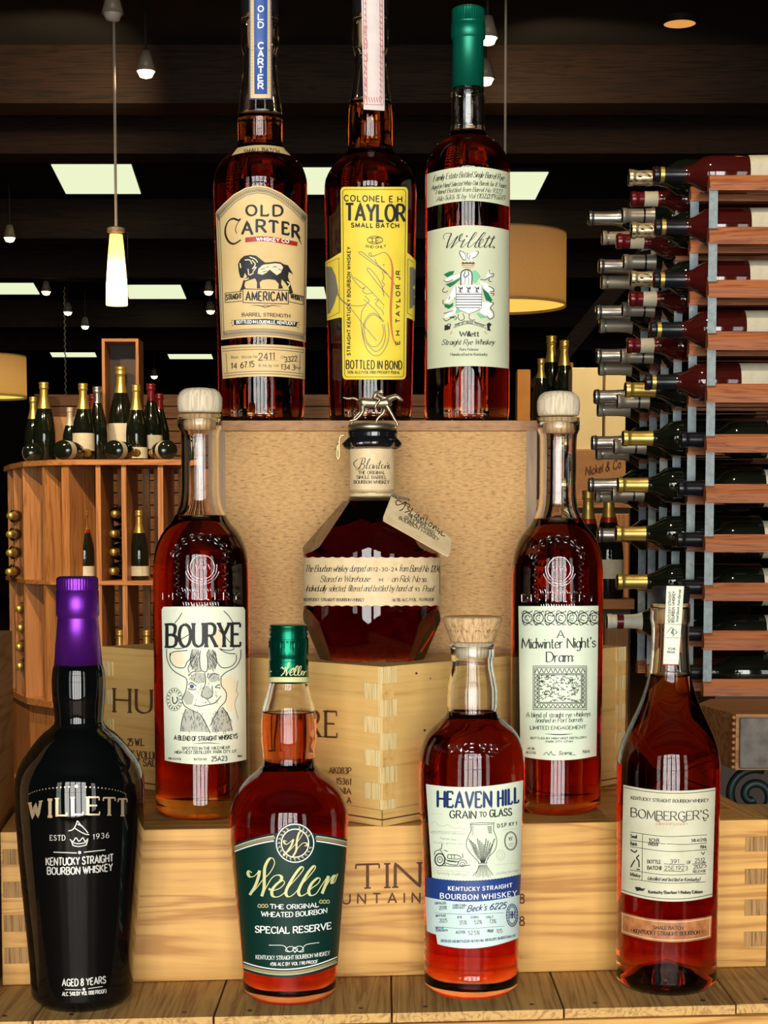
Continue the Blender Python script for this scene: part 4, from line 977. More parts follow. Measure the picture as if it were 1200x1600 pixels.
# --- round faceted bottle on the middle crate
prof = [(668, 36), (700, 34.5), (768, 34.8), (774, 36), (782, 38), (790, 107.5), (1030, 107.5), (1036, 107.5)]
BLD = DT - 0.0015 - 108 * pxm(950, DT)
b = Bottle('whiskey_bottle', 'round faceted whiskey bottle with racing horse stopper and parchment labels', 581, 900, ZM, 1036, prof, d=BLD)
def faceted(shrink, zlo, zhi, name, m):
    R = b.r(107.5, 900) - shrink
    bm = bmesh.new(); seg = 96; lo_, hi_ = [], []
    for k in range(seg):
        th = 2 * math.pi * k / seg
        lo_.append(bm.verts.new((R * math.sin(th), -R * math.cos(th), zlo))); hi_.append(bm.verts.new((R * math.sin(th), -R * math.cos(th), zhi)))
    for k in range(seg): bm.faces.new((lo_[k], lo_[(k + 1) % seg], hi_[(k + 1) % seg], hi_[k]))
    bm.faces.new(lo_[::-1]); bm.faces.new(hi_)
    for k in range(8):
        th = math.radians(-25 + 45 * k); out = Vector((math.sin(th), -math.cos(th), 0))
        for (r1, y1), (r2, y2), sgn in (((107.5, 864), (40, 781), 1), ((107.5, 949), (72, 1037), -1)):
            p1 = out * b.r(r1, y1) + Vector((0, 0, b.Z(y1))); p2 = out * b.r(r2, y2) + Vector((0, 0, b.Z(y2)))
            dd = (p2 - p1).normalized(); nrm = (out - dd * out.dot(dd)).normalized()
            g = bm.verts[:] + bm.edges[:] + bm.faces[:]
            res = bmesh.ops.bisect_plane(bm, geom=g, plane_co=p1 - nrm * shrink, plane_no=nrm, clear_outer=True)
            ed = [e for e in res['geom_cut'] if isinstance(e, bmesh.types.BMEdge)]
            if ed: bmesh.ops.holes_fill(bm, edges=ed, sides=0)
    bmesh.ops.remove_doubles(bm, verts=bm.verts[:], dist=1e-5)
    bmesh.ops.recalc_face_normals(bm, faces=bm.faces[:])
    return bmk(name, bm, m, b.root)
gl = faceted(0.0, 0.0, b.Z(783), 'glass', M['glass'])
faceted(0.0016, 0.007, b.Z(797), 'liquid', M['whiskey'])
b.turn('neck', [(776, 0), (776, 36.5), (770, 36), (768, 33.5), (700, 33.5), (676, 33.5), (676, 0)][::-1], M['parch'])
b.turn('neck_ring', [(768, 34), (768.5, 36), (771, 36.5), (774, 35.5), (784, 38), (785, 34)], M['glass'])
lb = b.label('neck_label', [(547, 701), (615.5, 701)], [(547, 765), (615.5, 765)], M['parch'], 0.0004, nc=40, nr=6)
TN = (450, 600, 4.286)
a = b.art(TN)
for p in ([(465, 505), (440, 530), (455, 560), (480, 555), (500, 500), (480, 560), (455, 575)], [(480, 500), (515, 495), (510, 530), (490, 535), (515, 545), (500, 570), (470, 570)], [(520, 565), (545, 515), (550, 500), (535, 520), (525, 565), (540, 565)], [(565, 540), (548, 545), (545, 568), (562, 560), (570, 540), (566, 568)], [(578, 545), (574, 568), (590, 545), (596, 550), (592, 568), (604, 560)], [(620, 515), (606, 566), (620, 562)], [(600, 535), (625, 530)], [(640, 540), (628, 545), (628, 566), (642, 560), (644, 545)], [(652, 545), (648, 568), (660, 545), (668, 550), (664, 568)], [(680, 540), (672, 550), (680, 562), (670, 570)]): a.line(p, 5.5, True, thin=2.2, brush=True)
a.line([(668, 525), (665, 535)], 4)
a.text('THE ORIGINAL', 470, 604, 650, 604, 22, 4.2, 2, .07); a.text('SINGLE BARREL', 460, 635, 660, 636, 22, 4.2, 2, .07); a.text('BOURBON WHISKEY', 442, 667, 678, 668, 22, 4.2, 2, .07)
a.build('neck_lettering', M['ink'], lb, 0.0006)
def wavy(x0, x1, y, n=14, am=1.6): return [(x0 + (x1 - x0) * k / (n * 6), y + am * abs(math.sin(k / 6 * math.pi))) for k in range(n * 6 + 1)]
lb = b.label('body_label', wavy(473.3, 688.5, 870), wavy(473.3, 688.5, 947.5, am=-1.6), M['parch'], 0.0004, nc=84, nr=6)
TL = (450, 760, 4.286)
a = b.art(TL); kw = dict(slant=.28, gap=.08, thin=1.8, nib=.5)
a.text('The Bourbon whiskey dumped on', 112, 572, 556, 570, 44, 4.6, **kw); a.text('12-30-24', 570, 568, 732, 568, 24, 4, gap=.3)
a.text('from Barrel No 1204', 742, 570, 1012, 574, 44, 4.6, **kw)
a.text('Stored in Warehouse', 215, 640, 545, 638, 42, 4.6, **kw); a.text('H', 612, 638, 634, 638, 24, 4.5); a.text('on Rick No', 695, 640, 880, 640, 42, 4.6, **kw); a.text('30', 896, 640, 925, 640, 24, 4)
a.text('Individually selected, filtered and bottled by hand at', 122, 703, 832, 702, 42, 4.6, **kw); a.text('93', 852, 702, 880, 702, 24, 4); a.text('Proof', 902, 704, 975, 706, 40, 4.6, **kw)
a.text('KENTUCKY STRAIGHT BOURBON WHISKEY', 108, 768, 510, 770, 20, 3.6, 1.8, .05); a.text('46.5% ALC./VOL., 93 PROOF', 698, 770, 980, 768, 20, 3.6, 1.8, .05)
a.line([(1017, 560), (1017, 720)], 3)
a.build('lettering', M['ink'], lb, 0.0006)
# dipped wax, stopper and figurine
def waxy(r, z, th): return r + (0.0016 * abs(math.sin(3.5 * th)) + 0.0010 * math.sin(9 * th + 1) if z < b.Z(690) else 0.0006 * math.sin(5 * th))
b.turn('wax_seal', [(671, 0), (671, 36), (674, 39), (680, 39), (684, 38), (688, 42), (694, 43), (699, 40), (702, 35.5), (690, 34)], M['wax'], rfun=waxy)
stp = b.turn('stopper', [(661, 0), (662, 32), (664, 36), (669, 37), (672, 36), (672, 0)], M['pewter'])
def FP(x, y, dd=0.0):
    p = at(450 + x / 4.286, 600 + y / 4.286, b.d); return (p.x - b.x, dd, p.z - b.zs)
u = b.r(1, 630) / 4.286
v, f = [], []
def limb(pts, rad): tube(v, f, crom([FP(*p) for p in pts]), [float(np.interp(i, np.linspace(0, 5 * (len(pts) - 1), len(pts)), [q * u for q in rad])) for i in range(5 * (len(pts) - 1) + 1)], 10)
limb([(470, 140), (500, 128), (560, 130), (620, 130), (665, 125), (690, 115)], [18, 38, 34, 33, 36, 22])          # trunk
limb([(655, 115), (690, 95), (725, 85), (750, 100), (772, 112)], [30, 22, 16, 14, 7])                              # neck and head
limb([(725, 80), (722, 66)], [6, 2])
limb([(478, 112), (440, 95), (400, 98), (366, 88)], [9, 9, 8, 5])                                                  # tail
limb([(500, 150, .002), (485, 185, .002), (450, 220, .002), (425, 262, .002), (412, 272, .002)], [24, 15, 9, 8, 9])  # hind legs
limb([(500, 150, -.003), (498, 190, -.003), (460, 235, -.003), (430, 245, -.003), (408, 252, -.003)], [24, 15, 9, 8, 8])
limb([(650, 145, .002), (640, 190, .002), (605, 225, .002), (590, 258, .002), (622, 268, .002)], [22, 13, 9, 8, 8])    # front legs
limb([(660, 145, -.003), (690, 195, -.003), (712, 235, -.003), (732, 268, -.003), (728, 285, -.003)], [20, 12, 9, 8, 7])
limb([(575, 100), (588, 70), (612, 55), (640, 62)], [14, 17, 14, 9])                                                # jockey
limb([(622, 42), (634, 40)], [13, 11]); limb([(600, 68, -.002), (625, 88, -.002), (660, 92, -.002)], [8, 7, 5]); limb([(580, 95, -.004), (615, 110, -.005), (590, 140, -.005), (585, 165, -.005)], [11, 9, 7, 6])
limb([(400, 290), (560, 288), (728, 290)], [14, 12, 14])
fig = mk('racing_horse_figurine', v, f, M['pewter'], stp, True)
rm = fig.modifiers.new('remesh', 'REMESH'); rm.mode = 'VOXEL'; rm.voxel_size = 0.00045; rm.use_smooth_shade = True
v, f = [], []
tube(v, f, crom([FP(x, y, -.004) for x, y in ((380, 345), (355, 350), (345, 380), (343, 430), (345, 480), (335, 505), (328, 470), (335, 400))]), 5 * u, 8); mk('pull_wire', v, f, M['brass'], b.root, True)
# hang tag, tied round the neck and lying against the shoulder
def TP(x, y, dd): return at(450 + x / 4.286, 760 + y / 4.286, dd)
p0 = TP(692, 65, b.d - 0.038); p1 = TP(1095, 355, b.d - 0.046); p3 = TP(638, 215, b.d - 0.0605)
ex = (p1 - p0); ey = (p3 - p0); nt = ex.cross(ey).normalized()
if nt.y > 0: nt = -nt
inv = Vector((b.x, b.d, b.zs))
def tagmap(px, py, off):
    r = Vector(ray(px, py)); k = p0.dot(nt) / r.dot(nt); return tuple(r * k + nt * off - inv)
outl = [(692, 65), (1070, 330), (1090, 352), (1092, 390), (1085, 440), (1075, 468), (1055, 462), (640, 228), (638, 212), (640, 200)]
bm = bmesh.new(); fr2 = [bm.verts.new(tagmap(TL[0] + x / TL[2], TL[1] + y / TL[2], 0.0)) for x, y in outl]; bk = [bm.verts.new(tagmap(TL[0] + x / TL[2], TL[1] + y / TL[2], -0.0007)) for x, y in outl]
bm.faces.new(fr2); bm.faces.new(bk[::-1])
for k in range(len(outl)): bm.faces.new((fr2[k], bk[k], bk[(k + 1) % len(outl)], fr2[(k + 1) % len(outl)]))
bmesh.ops.recalc_face_normals(bm, faces=bm.faces[:])
tg = bmk('hang_tag', bm, M['parch'], b.root)
a = Art(tagmap, TL)
for p in ([(745, 95), (722, 100), (728, 125), (760, 120), (790, 105), (770, 150), (745, 165)], [(775, 110), (815, 125), (800, 150), (815, 165), (780, 175)], [(835, 145), (815, 190), (835, 190)], [(865, 185), (845, 200), (860, 210), (875, 190), (875, 215)], [(890, 205), (885, 225), (905, 210), (905, 235)], [(935, 205), (918, 245), (935, 245)], [(950, 245), (938, 260), (955, 270), (965, 250), (950, 245)], [(978, 260), (968, 285), (990, 268), (988, 298)], [(1010, 280), (1000, 300), (1020, 305), (1005, 320)], [(1035, 300), (1025, 325), (1050, 335)]): a.line(p, 6, True)
for tx, q0, q1 in (('THE ORIGINAL', (795, 200), (925, 272)), ('SINGLE BARREL', (775, 215), (985, 330)), ('BOURBON WHISKEY', (740, 218), (1005, 368))):
    a.text(tx, q0[0], q0[1], q1[0], q1[1], 20, 4.2, 2.2, .05, rot=True)
a.build('tag_lettering', M['ink'], tg, 0.0002)
v, f = [], []
tube(v, f, crom([TP(x, y, b.d - .035) - inv for x, y in ((690, 62), (715, 60), (745, 75), (775, 78), (815, 92), (790, 82), (760, 78), (720, 72))]), 6 * u, 6); mk('tag_cord', v, f, M['wax'], tg, True)

# ------------------------------------------------------------------ front row
# --- black bottle with the purple capsule
b = Bottle('whiskey_bottle', 'opaque black whiskey bottle with purple foil capsule and gold lettering', 126, 1330, ZP, 1583,
  [(901, 26), (905, 31), (924, 32), (962, 32.8), (965, 30.5), (970, 31), (1036, 36.5), (1042, 39), (1065, 41.5), (1085, 41), (1110, 38.5), (1125, 37.5), (1133, 40), (1142, 52), (1155, 65), (1172, 78), (1188, 89), (1205, 96.5), (1222, 100), (1245, 100.5), (1300, 98), (1400, 90), (1500, 81.5), (1555, 77.5), (1572, 75), (1583, 71)])
b.glass(M['black_glass'], ztop=b.Z(1000), n=90)
b.turn('capsule', [(900.5, 0), (900.5, 27), (902, 31), (904.5, 32.3), (920, 32.6), (921.5, 31.4), (923, 33), (961, 33.4), (964, 31.2), (967, 31.4), (1038, 37.4), (1038, 35)], M['purple'], seg=128, rfun=flutes(44, b.r(1.4, 912), b.Z(920.8), b.Z(904)))
TW = (0, 1220, 4.212)
a = b.art(TW)
for c, x0_, x1_, yb, h in (('W', 196, 268, 246, 100), ('I', 312, 345, 236, 112), ('L', 375, 440, 228, 112), ('L', 478, 545, 222, 112), ('E', 578, 655, 222, 114), ('T', 680, 758, 226, 114), ('T', 778, 836, 230, 110)):
    if c == 'I': a.text(c, 328, yb, 330, yb, h, 22, 16, 0.14)
    else: a.text(c, x0_, yb, x1_, yb + (-12 if x0_ < 300 else 0), h, 20, 8, 0.13)
for k in range(31):
    t_ = (k - 15) / 15
    if abs(t_) > .08: a.dot(510 + 320 * math.sin(t_ * 1.25) / .95, 40 + 48 * t_ * t_, 6 - 3 * abs(t_))
a.dot(503, 36, 11)
a.build('name_lettering', M['brass_print'], b.root, 0.0002)
a = b.art(TW)
a.text('ESTD', 330, 392, 428, 392, 34, 5, 3, .10, gap=.4); a.text('1936', 612, 386, 716, 374, 34, 5, 3, gap=.4)
for p in ([(460, 385), (480, 400), (500, 375), (520, 398), (545, 375), (560, 398), (580, 380)], [(478, 425), (520, 432), (568, 422)], [(470, 395), (480, 425)], [(578, 390), (568, 422)], [(482, 408), (520, 414), (568, 405)], [(450, 330), (480, 320), (500, 290), (510, 265), (530, 290), (560, 320), (580, 345)], [(490, 310), (520, 330), (560, 350), (588, 355)], [(510, 285), (545, 300)]): a.line(p, 6, True)
a.line([(352, 470), (505, 475)], 6); a.line([(552, 470), (692, 455)], 6); a.dot(524, 472, 11)
a.text('KENTUCKY STRAIGHT', 304, 555, 745, 530, 48, 8, gap=.24, sag=-8); a.text('BOURBON WHISKEY', 312, 615, 740, 590, 46, 8, gap=.24, sag=-10)
a.build('fine_lettering', M['silver_print'], b.root, 0.0002); a = b.art(TW)
a.text('AGED 8 YEARS', 410, 1350, 695, 1330, 44, 7.5, gap=.24, sag=-6); a.line([(428, 1374), (535, 1376)], 5); a.line([(580, 1368), (676, 1354)], 5); a.dot(552, 1372, 10)
a.text('ALC. 54% BY VOL (108 PROOF)', 410, 1415, 698, 1396, 24, 5, sag=-4)
a.build('age_lettering', M['silver_print'], b.root, 0.0002)

# --- bottle with the dark green label
b = Bottle('whiskey_bottle', 'round shouldered whiskey bottle with dark green label and green screw cap', 452, 1330, ZP, 1572,
  [(976, 29), (980, 30), (1066, 30.5), (1070, 31.5), (1090, 36.5), (1112, 42), (1135, 43.3), (1158, 42.8), (1180, 40.5), (1192, 40), (1200, 46), (1210, 58), (1222, 71), (1236, 81), (1252, 88), (1270, 92), (1295, 92.5), (1330, 91), (1400, 84.5), (1500, 75), (1540, 72.5), (1560, 71), (1572, 66)])
b.glass(M['glass'], 1113, M['whiskey_red'], base=0.008, ztop=b.Z(1040))
b.turn('screw_cap', [(976, 0), (976, 28), (977.5, 30.2), (979, 29), (984, 30.6), (987, 28.6), (991, 30.6), (994, 28.8), (998, 31), (1000, 31), (1001, 31.2), (1011, 31.2), (1012, 31), (1026, 31), (1029, 29.6), (1032, 31), (1066, 31.3), (1066, 29)], M['weller_cap'], seg=128, rfun=flutes(50, b.r(1.0, 1005), b.Z(1011.5), b.Z(1000.5)))
cap = b.root.children[-1]
b.R = Pchip([p for p in b.pts if p[0] < b.Z(1067)] + [(b.Z(1066), b.r(31.4, 1050)), (b.Z(970), b.r(31.4, 1000))])
bd = b.label('cap_band', [(418, 1058), (484, 1058)], [(418, 1066), (484, 1066)], M['lettering_gold'], 0.0002, nc=30, nr=2, parent=cap)
T6 = (340, 960, 4.85)
a = b.art(T6)
for p in ([(478, 410), (490, 400), (500, 415), (515, 400), (505, 440), (480, 465)], [(480, 465), (530, 410), (548, 370), (535, 372), (525, 420), (520, 465)], [(520, 465), (545, 425), (575, 405), (580, 420)], [(552, 445), (575, 430), (570, 415), (548, 440), (555, 462), (580, 450)], [(580, 450), (605, 410), (610, 390), (595, 400), (580, 450), (595, 462), (612, 448)], [(612, 448), (632, 410), (634, 392), (620, 402), (608, 450), (622, 462), (640, 445)], [(640, 450), (650, 432), (640, 430), (632, 455), (650, 460)], [(660, 430), (652, 460), (665, 435), (676, 430)]): a.line(p, 9, True, thin=4, brush=True)
a.dot(404, 432, 6)
a.build('cap_lettering', M['lettering_gold'], cap, 0.0003)
TWl = (375, 1290, 7.059)
topc = []
for k in range(81):
    x_ = 366.5 + (542.5 - 366.5) * k / 80
    y_ = 1300.5 + 18.5 * ((x_ - 456) / 89.5) ** 2 if x_ < 456 else 1300.5 + 11 * ((x_ - 456) / 86.5) ** 2
    if abs(x_ - 461) < 31: y_ = min(y_, 1317 - math.sqrt(31 ** 2 - (x_ - 461) ** 2))
    topc.append((x_, y_))
botc = arc3((380, 1515.5), (452, 1527), (527.5, 1507.5), 80)
lb = b.label('front_label', topc, botc, M['weller'], 0.0003, nc=80, nr=24)
def archl(dy, s_=1.0):
    return [(x_, y_ + dy) for x_, y_ in [(366.5 + 176 * k / 40, (1300.5 + 18.5 * ((366.5 + 176 * k / 40 - 456) / 89.5) ** 2) if k < 20.5 else (1300.5 + 11 * ((366.5 + 176 * k / 40 - 456) / 86.5) ** 2)) for k in range(41)]]
a = b.art()
for keep in (lambda x: x < 430, lambda x: x > 492):
    a = b.art()
    for dy, wd in ((11.5, 2.0), (3.8, .9)): a.line([p for p in archl(dy) if keep(p[0])], wd)
    a.build('top_rule', M['white'], lb, 0.0005)
a = b.art()
for dy, wd in ((-12.5, 1.8), (-4, .8)): a.line(inset(botc, .995, dy, (453, 0)), wd)
a.build('bottom_rule', M['white'], lb, 0.0005); a = b.art()
a.ring(461, 1317.5, 29.3, 29.8, 1.6, n=40); a.ring(461, 1317.5, 21.3, 22, 1.6, n=40)
a.build('medallion_ring', M['white'], lb, 0.0005); a = b.art()
a.T = (340, 1270, 4.85)
a.text('THE ORIGINAL', 400, 725, 765, 712, 33, 6.5, 4, .06, sag=-9); a.text('WHEATED BOURBON', 332, 783, 828, 757, 36, 7, 4, .06, sag=-17)
a.text('SPECIAL RESERVE', 286, 905, 860, 878, 48, 9.5, 6, .08, sag=-20)
a.line([(388, 1003), (500, 1007), (530, 1045), (560, 1050), (600, 1015), (640, 1015), (650, 1050), (620, 1055)], 4, True); a.line([(770, 983), (670, 1000), (640, 1040), (610, 1050), (570, 1015), (530, 1020), (515, 1045), (540, 1055)], 4, True); a.ring(587, 1035, 18, 16, 4); a.dot(586, 1055, 6)
a.text('KENTUCKY STRAIGHT BOURBON WHISKEY', 290, 1107, 850, 1076, 30, 3.6, 2.2, .05, sag=-19); a.text('45% ALC BY VOL | 90 PROOF', 398, 1158, 760, 1138, 24, 3.8, sag=-7)
a.build('white_lettering', M['white'], lb, 0.0005)
c1, c2 = archl(5.2), archl(8.6)
for keep in (lambda x: x < 430, lambda x: x > 492):
    a = b.art()
    for q in (c1, c2): a.line([p for p in q if keep(p[0])], .8)
    for k in range(90):
        p_, q_ = pt(c1, k / 90), pt(c2, k / 90)
        if keep(p_[0]): a.line([p_, q_], .9)
    a.build('top_border', M['gold_ink'], lb, 0.0005)
a = b.art()
c1, c2 = inset(botc, .995, -5.5, (453, 0)), inset(botc, .995, -9, (453, 0))
for q in (c1, c2): a.line(q, .8)
for k in range(90): a.line([pt(c1, k / 90), pt(c2, k / 90)], .9)
a.build('bottom_border', M['gold_ink'], lb, 0.0005); a = b.art()
for k in range(22):
    th = math.radians(25 + k * 15); r1, r2 = 23.5, 27.5
    if 70 < (25 + k * 15) % 360 < 110: continue
    cs, sn = math.cos(th), math.sin(th)
    a.line([(461 + r1 * cs, 1317.5 - r1 * sn), (461 + r2 * math.cos(th + .12), 1317.5 - r2 * math.sin(th + .12))], 1.3); a.line([(461 + 25 * cs, 1317.5 - 25 * sn), (461 + 23.4 * math.cos(th + .14), 1317.5 - 23.4 * math.sin(th + .14))], 1.1)
a.build('laurel', M['gold_ink'], lb, 0.0005)
for sgn, xx, yy in ((1, 303, 707), (-1, 850, 675)):
    a = b.art()
    for k in range(3):
        X_, Y_ = 340 + (xx + sgn * k * 26) / 4.85, 1270 + (yy - 2) / 4.85
        a.line([(X_, Y_), (X_ + sgn * 3, Y_ - 2.5), (X_ + sgn * 6, Y_ + .5)], 1.4, True); a.line([(X_, Y_ + 1), (X_ + sgn * 3, Y_ + 2.5), (X_ + sgn * 6, Y_ + 1)], 1.4, True)
    a.build('sprig', M['gold_ink'], lb, 0.0005)
a = b.art(); a.poly([(461 + 21 * math.cos(t_), 1317.5 + 21.6 * math.sin(t_)) for t_ in np.linspace(0, 6.2832, 33)[:-1]]); a.build('medallion', M['ink'], lb, 0.00042)
a = b.art(TWl); kw = dict(w=34, smooth=True, thin=10, brush=True)
for p in ([(130, 520), (100, 500), (88, 530), (110, 565), (160, 555), (215, 495)], [(215, 495), (205, 560), (170, 660), (108, 765)], [(108, 765), (180, 690), (250, 600), (330, 520), (380, 420), (362, 362), (320, 370), (275, 460), (268, 580), (265, 690), (240, 780)], [(240, 780), (290, 680), (350, 580), (410, 545), (455, 560), (455, 595), (430, 600)],
          [(315, 695), (360, 715), (440, 690), (490, 635), (470, 605), (410, 640), (355, 710), (360, 775), (420, 785), (490, 740), (560, 650)], [(560, 650), (650, 550), (700, 480), (680, 455), (620, 520), (540, 650), (505, 740), (535, 785), (600, 750), (680, 650)], [(680, 650), (770, 550), (830, 470), (815, 445), (750, 520), (680, 640), (645, 730), (670, 775), (730, 750), (790, 690)],
          [(790, 690), (860, 640), (885, 590), (855, 580), (790, 640), (758, 720), (780, 770), (840, 750), (900, 660), (960, 570)], [(975, 555), (960, 610), (905, 750)], [(905, 750), (960, 650), (1010, 570), (1040, 548), (1020, 600), (1012, 635), (1045, 620), (1078, 528)]): a.line(p, **kw)
kw['w'] = 22; kw['thin'] = 8
for p in ([(515, 175), (490, 165), (485, 185), (520, 205), (590, 150)], [(590, 150), (560, 230), (480, 335)], [(480, 335), (560, 260), (640, 170), (690, 90), (680, 62), (650, 85), (625, 180), (620, 270), (582, 345)], [(582, 345), (630, 260), (690, 195), (735, 195), (735, 222), (710, 222)]): a.line(p, **kw)
a.build('script_lettering', M['lettering_gold'], lb, 0.0007)

# --- bottle with the farm scene label
b = Bottle('whiskey_bottle', 'whiskey bottle with farm drawing label, blue band and flared wooden stopper', 737, 1330, ZP, 1563,
  [(962, 44), (1000, 35), (1003, 34.5), (1026, 34.5), (1030, 32.5), (1040, 32.8), (1060, 36.5), (1082, 39.8), (1100, 39.8), (1112, 39), (1117, 41), (1126, 50), (1140, 66), (1155, 75), (1175, 81), (1200, 83), (1230, 83), (1300, 79), (1380, 75.5), (1480, 74), (1500, 74), (1504, 73), (1508, 74), (1530, 74), (1550, 72.5), (1563, 66)])
gl = b.glass(M['glass'], 1115, M['whiskey_red'], base=0.010, ztop=b.Z(1003))
stp = b.turn('stopper', [(962.5, 0), (963, 44), (965, 46.5), (968, 47), (1000, 35), (1002, 34.5), (1002, 0)], M['corkwood'])
b.turn('stopper_shank', [(1006, 0), (1006, 26), (1027, 25), (1028, 0)], M['cork'])
b.R = Pchip([p for p in b.pts if p[0] < b.Z(1002)] + [(b.Z(1000), b.r(35, 1000)), (b.Z(968), b.r(47, 968))])
T7 = (640, 950, 5.515)
a = b.art(T7); a.text('HILL DIST', 352, 226, 760, 226, 36, 6, 3, .08, gap=.42, sag=-6); a.build('stopper_lettering', M['brand'], stp, 0.0003)
b.R = Pchip(b.pts)
a = b.art(T7, ridge=1); a.text('SINCE 1935', 330, 1250, 760, 1250, 70, 15, gap=.3, sag=12)
for k in range(6): a.line([(215 + k * 16, 1190 + k * 6), (228 + k * 16, 1225 + k * 4)], 11); a.line([(790 + k * 14, 1230 - k * 9), (802 + k * 14, 1190 - k * 6)], 11)
for k in range(12): a.line([(380 + k * 32, 1270 + (k % 3) * 6), (400 + k * 32, 1285)], 10)
a.build('embossing', M['relief'], gl, 0.0001, 0.0009)
up = b.label('front_label', arc3((665.5, 1225), (740, 1229.5), (817.5, 1219), 60), arc3((675, 1371), (742, 1379), (813, 1367), 60), M['mintwhite'], 0.0003, nc=60, nr=14)
T8 = (640, 1210, 4.325)
lowb = [(667, 1455), (674, 1458), (681.6, 1460.5), (682.4, 1474)] + arc3((683, 1475), (745, 1481.5), (810, 1465.5), 20)
lo_l = b.label('batch_label', arc3((664, 1400), (738, 1408), (812.5, 1397), 60), resample_x(lowb, 61), M['icy'], 0.0003, nc=60, nr=8)
bb = b.label('blue_band', [(664 + 150 * k / 60, 1369.5 + 8 * 4 * (k / 60) * (1 - k / 60) - 4 * k / 60 + (0.9 if k % 2 else 0)) for k in range(61)], arc3((664, 1401), (738, 1409), (812.5, 1398), 60), M['blue'], 0.0005, nc=60, nr=4)
T9 = (660, 1220, 7.5)
a = b.art(T9); a.text('HEAVEN', 180, 302, 806, 305, 180, 31, 20, .05, gap=.28, sag=-9); a.text('HILL', 888, 300, 1126, 252, 174, 30, 20, .06, gap=.42)
a.build('name_lettering', M['name_blue'], up, 0.0005)
a = b.art(T9)
a.text('GRAIN', 322, 436, 628, 442, 86, 15, 10, .05); a.text('TO', 672, 422, 748, 420, 56, 11, 8, .05); a.text('GLASS', 790, 425, 1045, 405, 84, 15, 10, .04)
a.text('D.S.P. KY 1', 880, 550, 1105, 520, 42, 8, gap=.3)
a.line([(560, 500), (565, 515), (700, 512), (835, 510), (845, 495), (700, 490), (560, 500)], 6); a.line([(565, 520), (570, 580), (530, 670), (515, 740), (535, 810), (600, 890), (650, 940), (660, 970)], 7, True); a.line([(838, 515), (835, 580), (865, 660), (870, 740), (845, 820), (780, 890), (755, 940), (755, 970)], 7, True)
a.line([(655, 968), (755, 965)], 9); a.line([(660, 990), (752, 988)], 7); a.line([(662, 995), (640, 1060), (590, 1115)], 7, True); a.line([(752, 990), (780, 1040), (825, 1105)], 7, True)
for k in range(10): a.line([(670 + k * 8, 995), (620 + k * 20, 1120 + (k % 3) * 8)], 5)
random.seed(2)
for k in range(13):
    x_ = 545 + k * 25; a.line([(690 + k * 3, 960), (640 + k * 11, 860), (x_, 680 + (k % 4) * 22)], 4.5, True)
    for j in range(9):
        yy = 690 + (k % 4) * 22 + j * 20; xx = x_ + (665 + k * 6 - x_) * (j / 14); a.line([(xx - 9, yy - 10), (xx, yy), (xx + 9, yy - 10)], 5)
for j in range(8): a.line([(575, 535 + j * 14), (605 - j, 537 + j * 14)], 4); a.line([(760 + j * 2, 535 + j * 11), (815, 537 + j * 11)], 5)
a.ring(205, 925, 58, 72, 14); a.ring(205, 925, 30, 36, 8); a.dot(205, 920, 9); a.ring(470, 975, 52, 48, 8, 0, 180); a.ring(470, 980, 30, 26, 7); a.dot(472, 980, 7)
for p in ([(140, 870), (150, 830), (200, 810), (230, 840), (260, 890), (290, 930), (410, 945)], [(205, 800), (225, 790), (228, 735)], [(250, 810), (295, 830)], [(300, 865), (305, 910), (440, 915), (445, 890), (400, 870), (300, 865)], [(340, 870), (340, 910)], [(375, 870), (375, 910)], [(470, 850), (475, 905)], [(270, 960), (330, 980), (410, 985), (415, 940)], [(240, 995), (400, 1000), (560, 990)], [(250, 930), (270, 990)], [(290, 940), (400, 955)]): a.line(p, 8, True)
a.ring(1035, 705, 72, 108, 8); a.ring(1035, 705, 62, 96, 4); a.text('KY', 1018, 700, 1055, 696, 40, 6); a.line([(1005, 740), (1070, 735)], 4); a.line([(1010, 765), (1060, 762)], 4)
a.build('drawing', M['ink'], up, 0.0005)
a = b.art(T9)
for y_, tx, x0_, x1_ in ((625, 'KENTUCKY GRAINS', 100, 490), (690, 'from our farm', 205, 390), (740, 'locally grown corn', 130, 495)): a.text(tx, x0_, y_ - 8, x1_, y_ + 12, 24, 4.5, slant=.3, gap=.4)
a.line([(130, 1050), (550, 1065)], 4); a.line([(540, 1065), (535, 1100)], 4); a.line([(135, 1050), (140, 1090)], 4); a.text('farming tradition', 165, 1092, 510, 1115, 32, 5, slant=.3, gap=.3); a.text('distilling heritage', 870, 1100, 1120, 1060, 26, 4, slant=.3, gap=.3)
for y_ in (385, 590, 1020): a.line([(105, y_), (240, y_ + 6)], 3)
a.line([(105, 590), (520, 600)], 3); a.line([(110, 500), (150, 480), (190, 520), (260, 530), (300, 515), (380, 560), (430, 545), (520, 580)], 4, True); a.ring(915, 870, 48, 60, 5); a.ring(915, 870, 22, 36, 4); a.line([(940, 580), (1120, 555)], 3); a.line([(840, 985), (1120, 960)], 3)
a.build('pale_drawing', M['pale_ink'], up, 0.00045)
a = b.art(T8); a.text('KENTUCKY STRAIGHT', 262, 782, 692, 760, 26, 6, 3, .07, gap=.42, sag=-14); a.text('BOURBON WHISKEY', 208, 836, 722, 818, 34, 7, 3.5, .07, gap=.42, sag=-18)
a.build('band_lettering', M['white'], bb, 0.0007)
a = b.art(T8)
a.text("Beck's 6225", 388, 928, 648, 905, 40, 6, slant=.35, gap=.2)
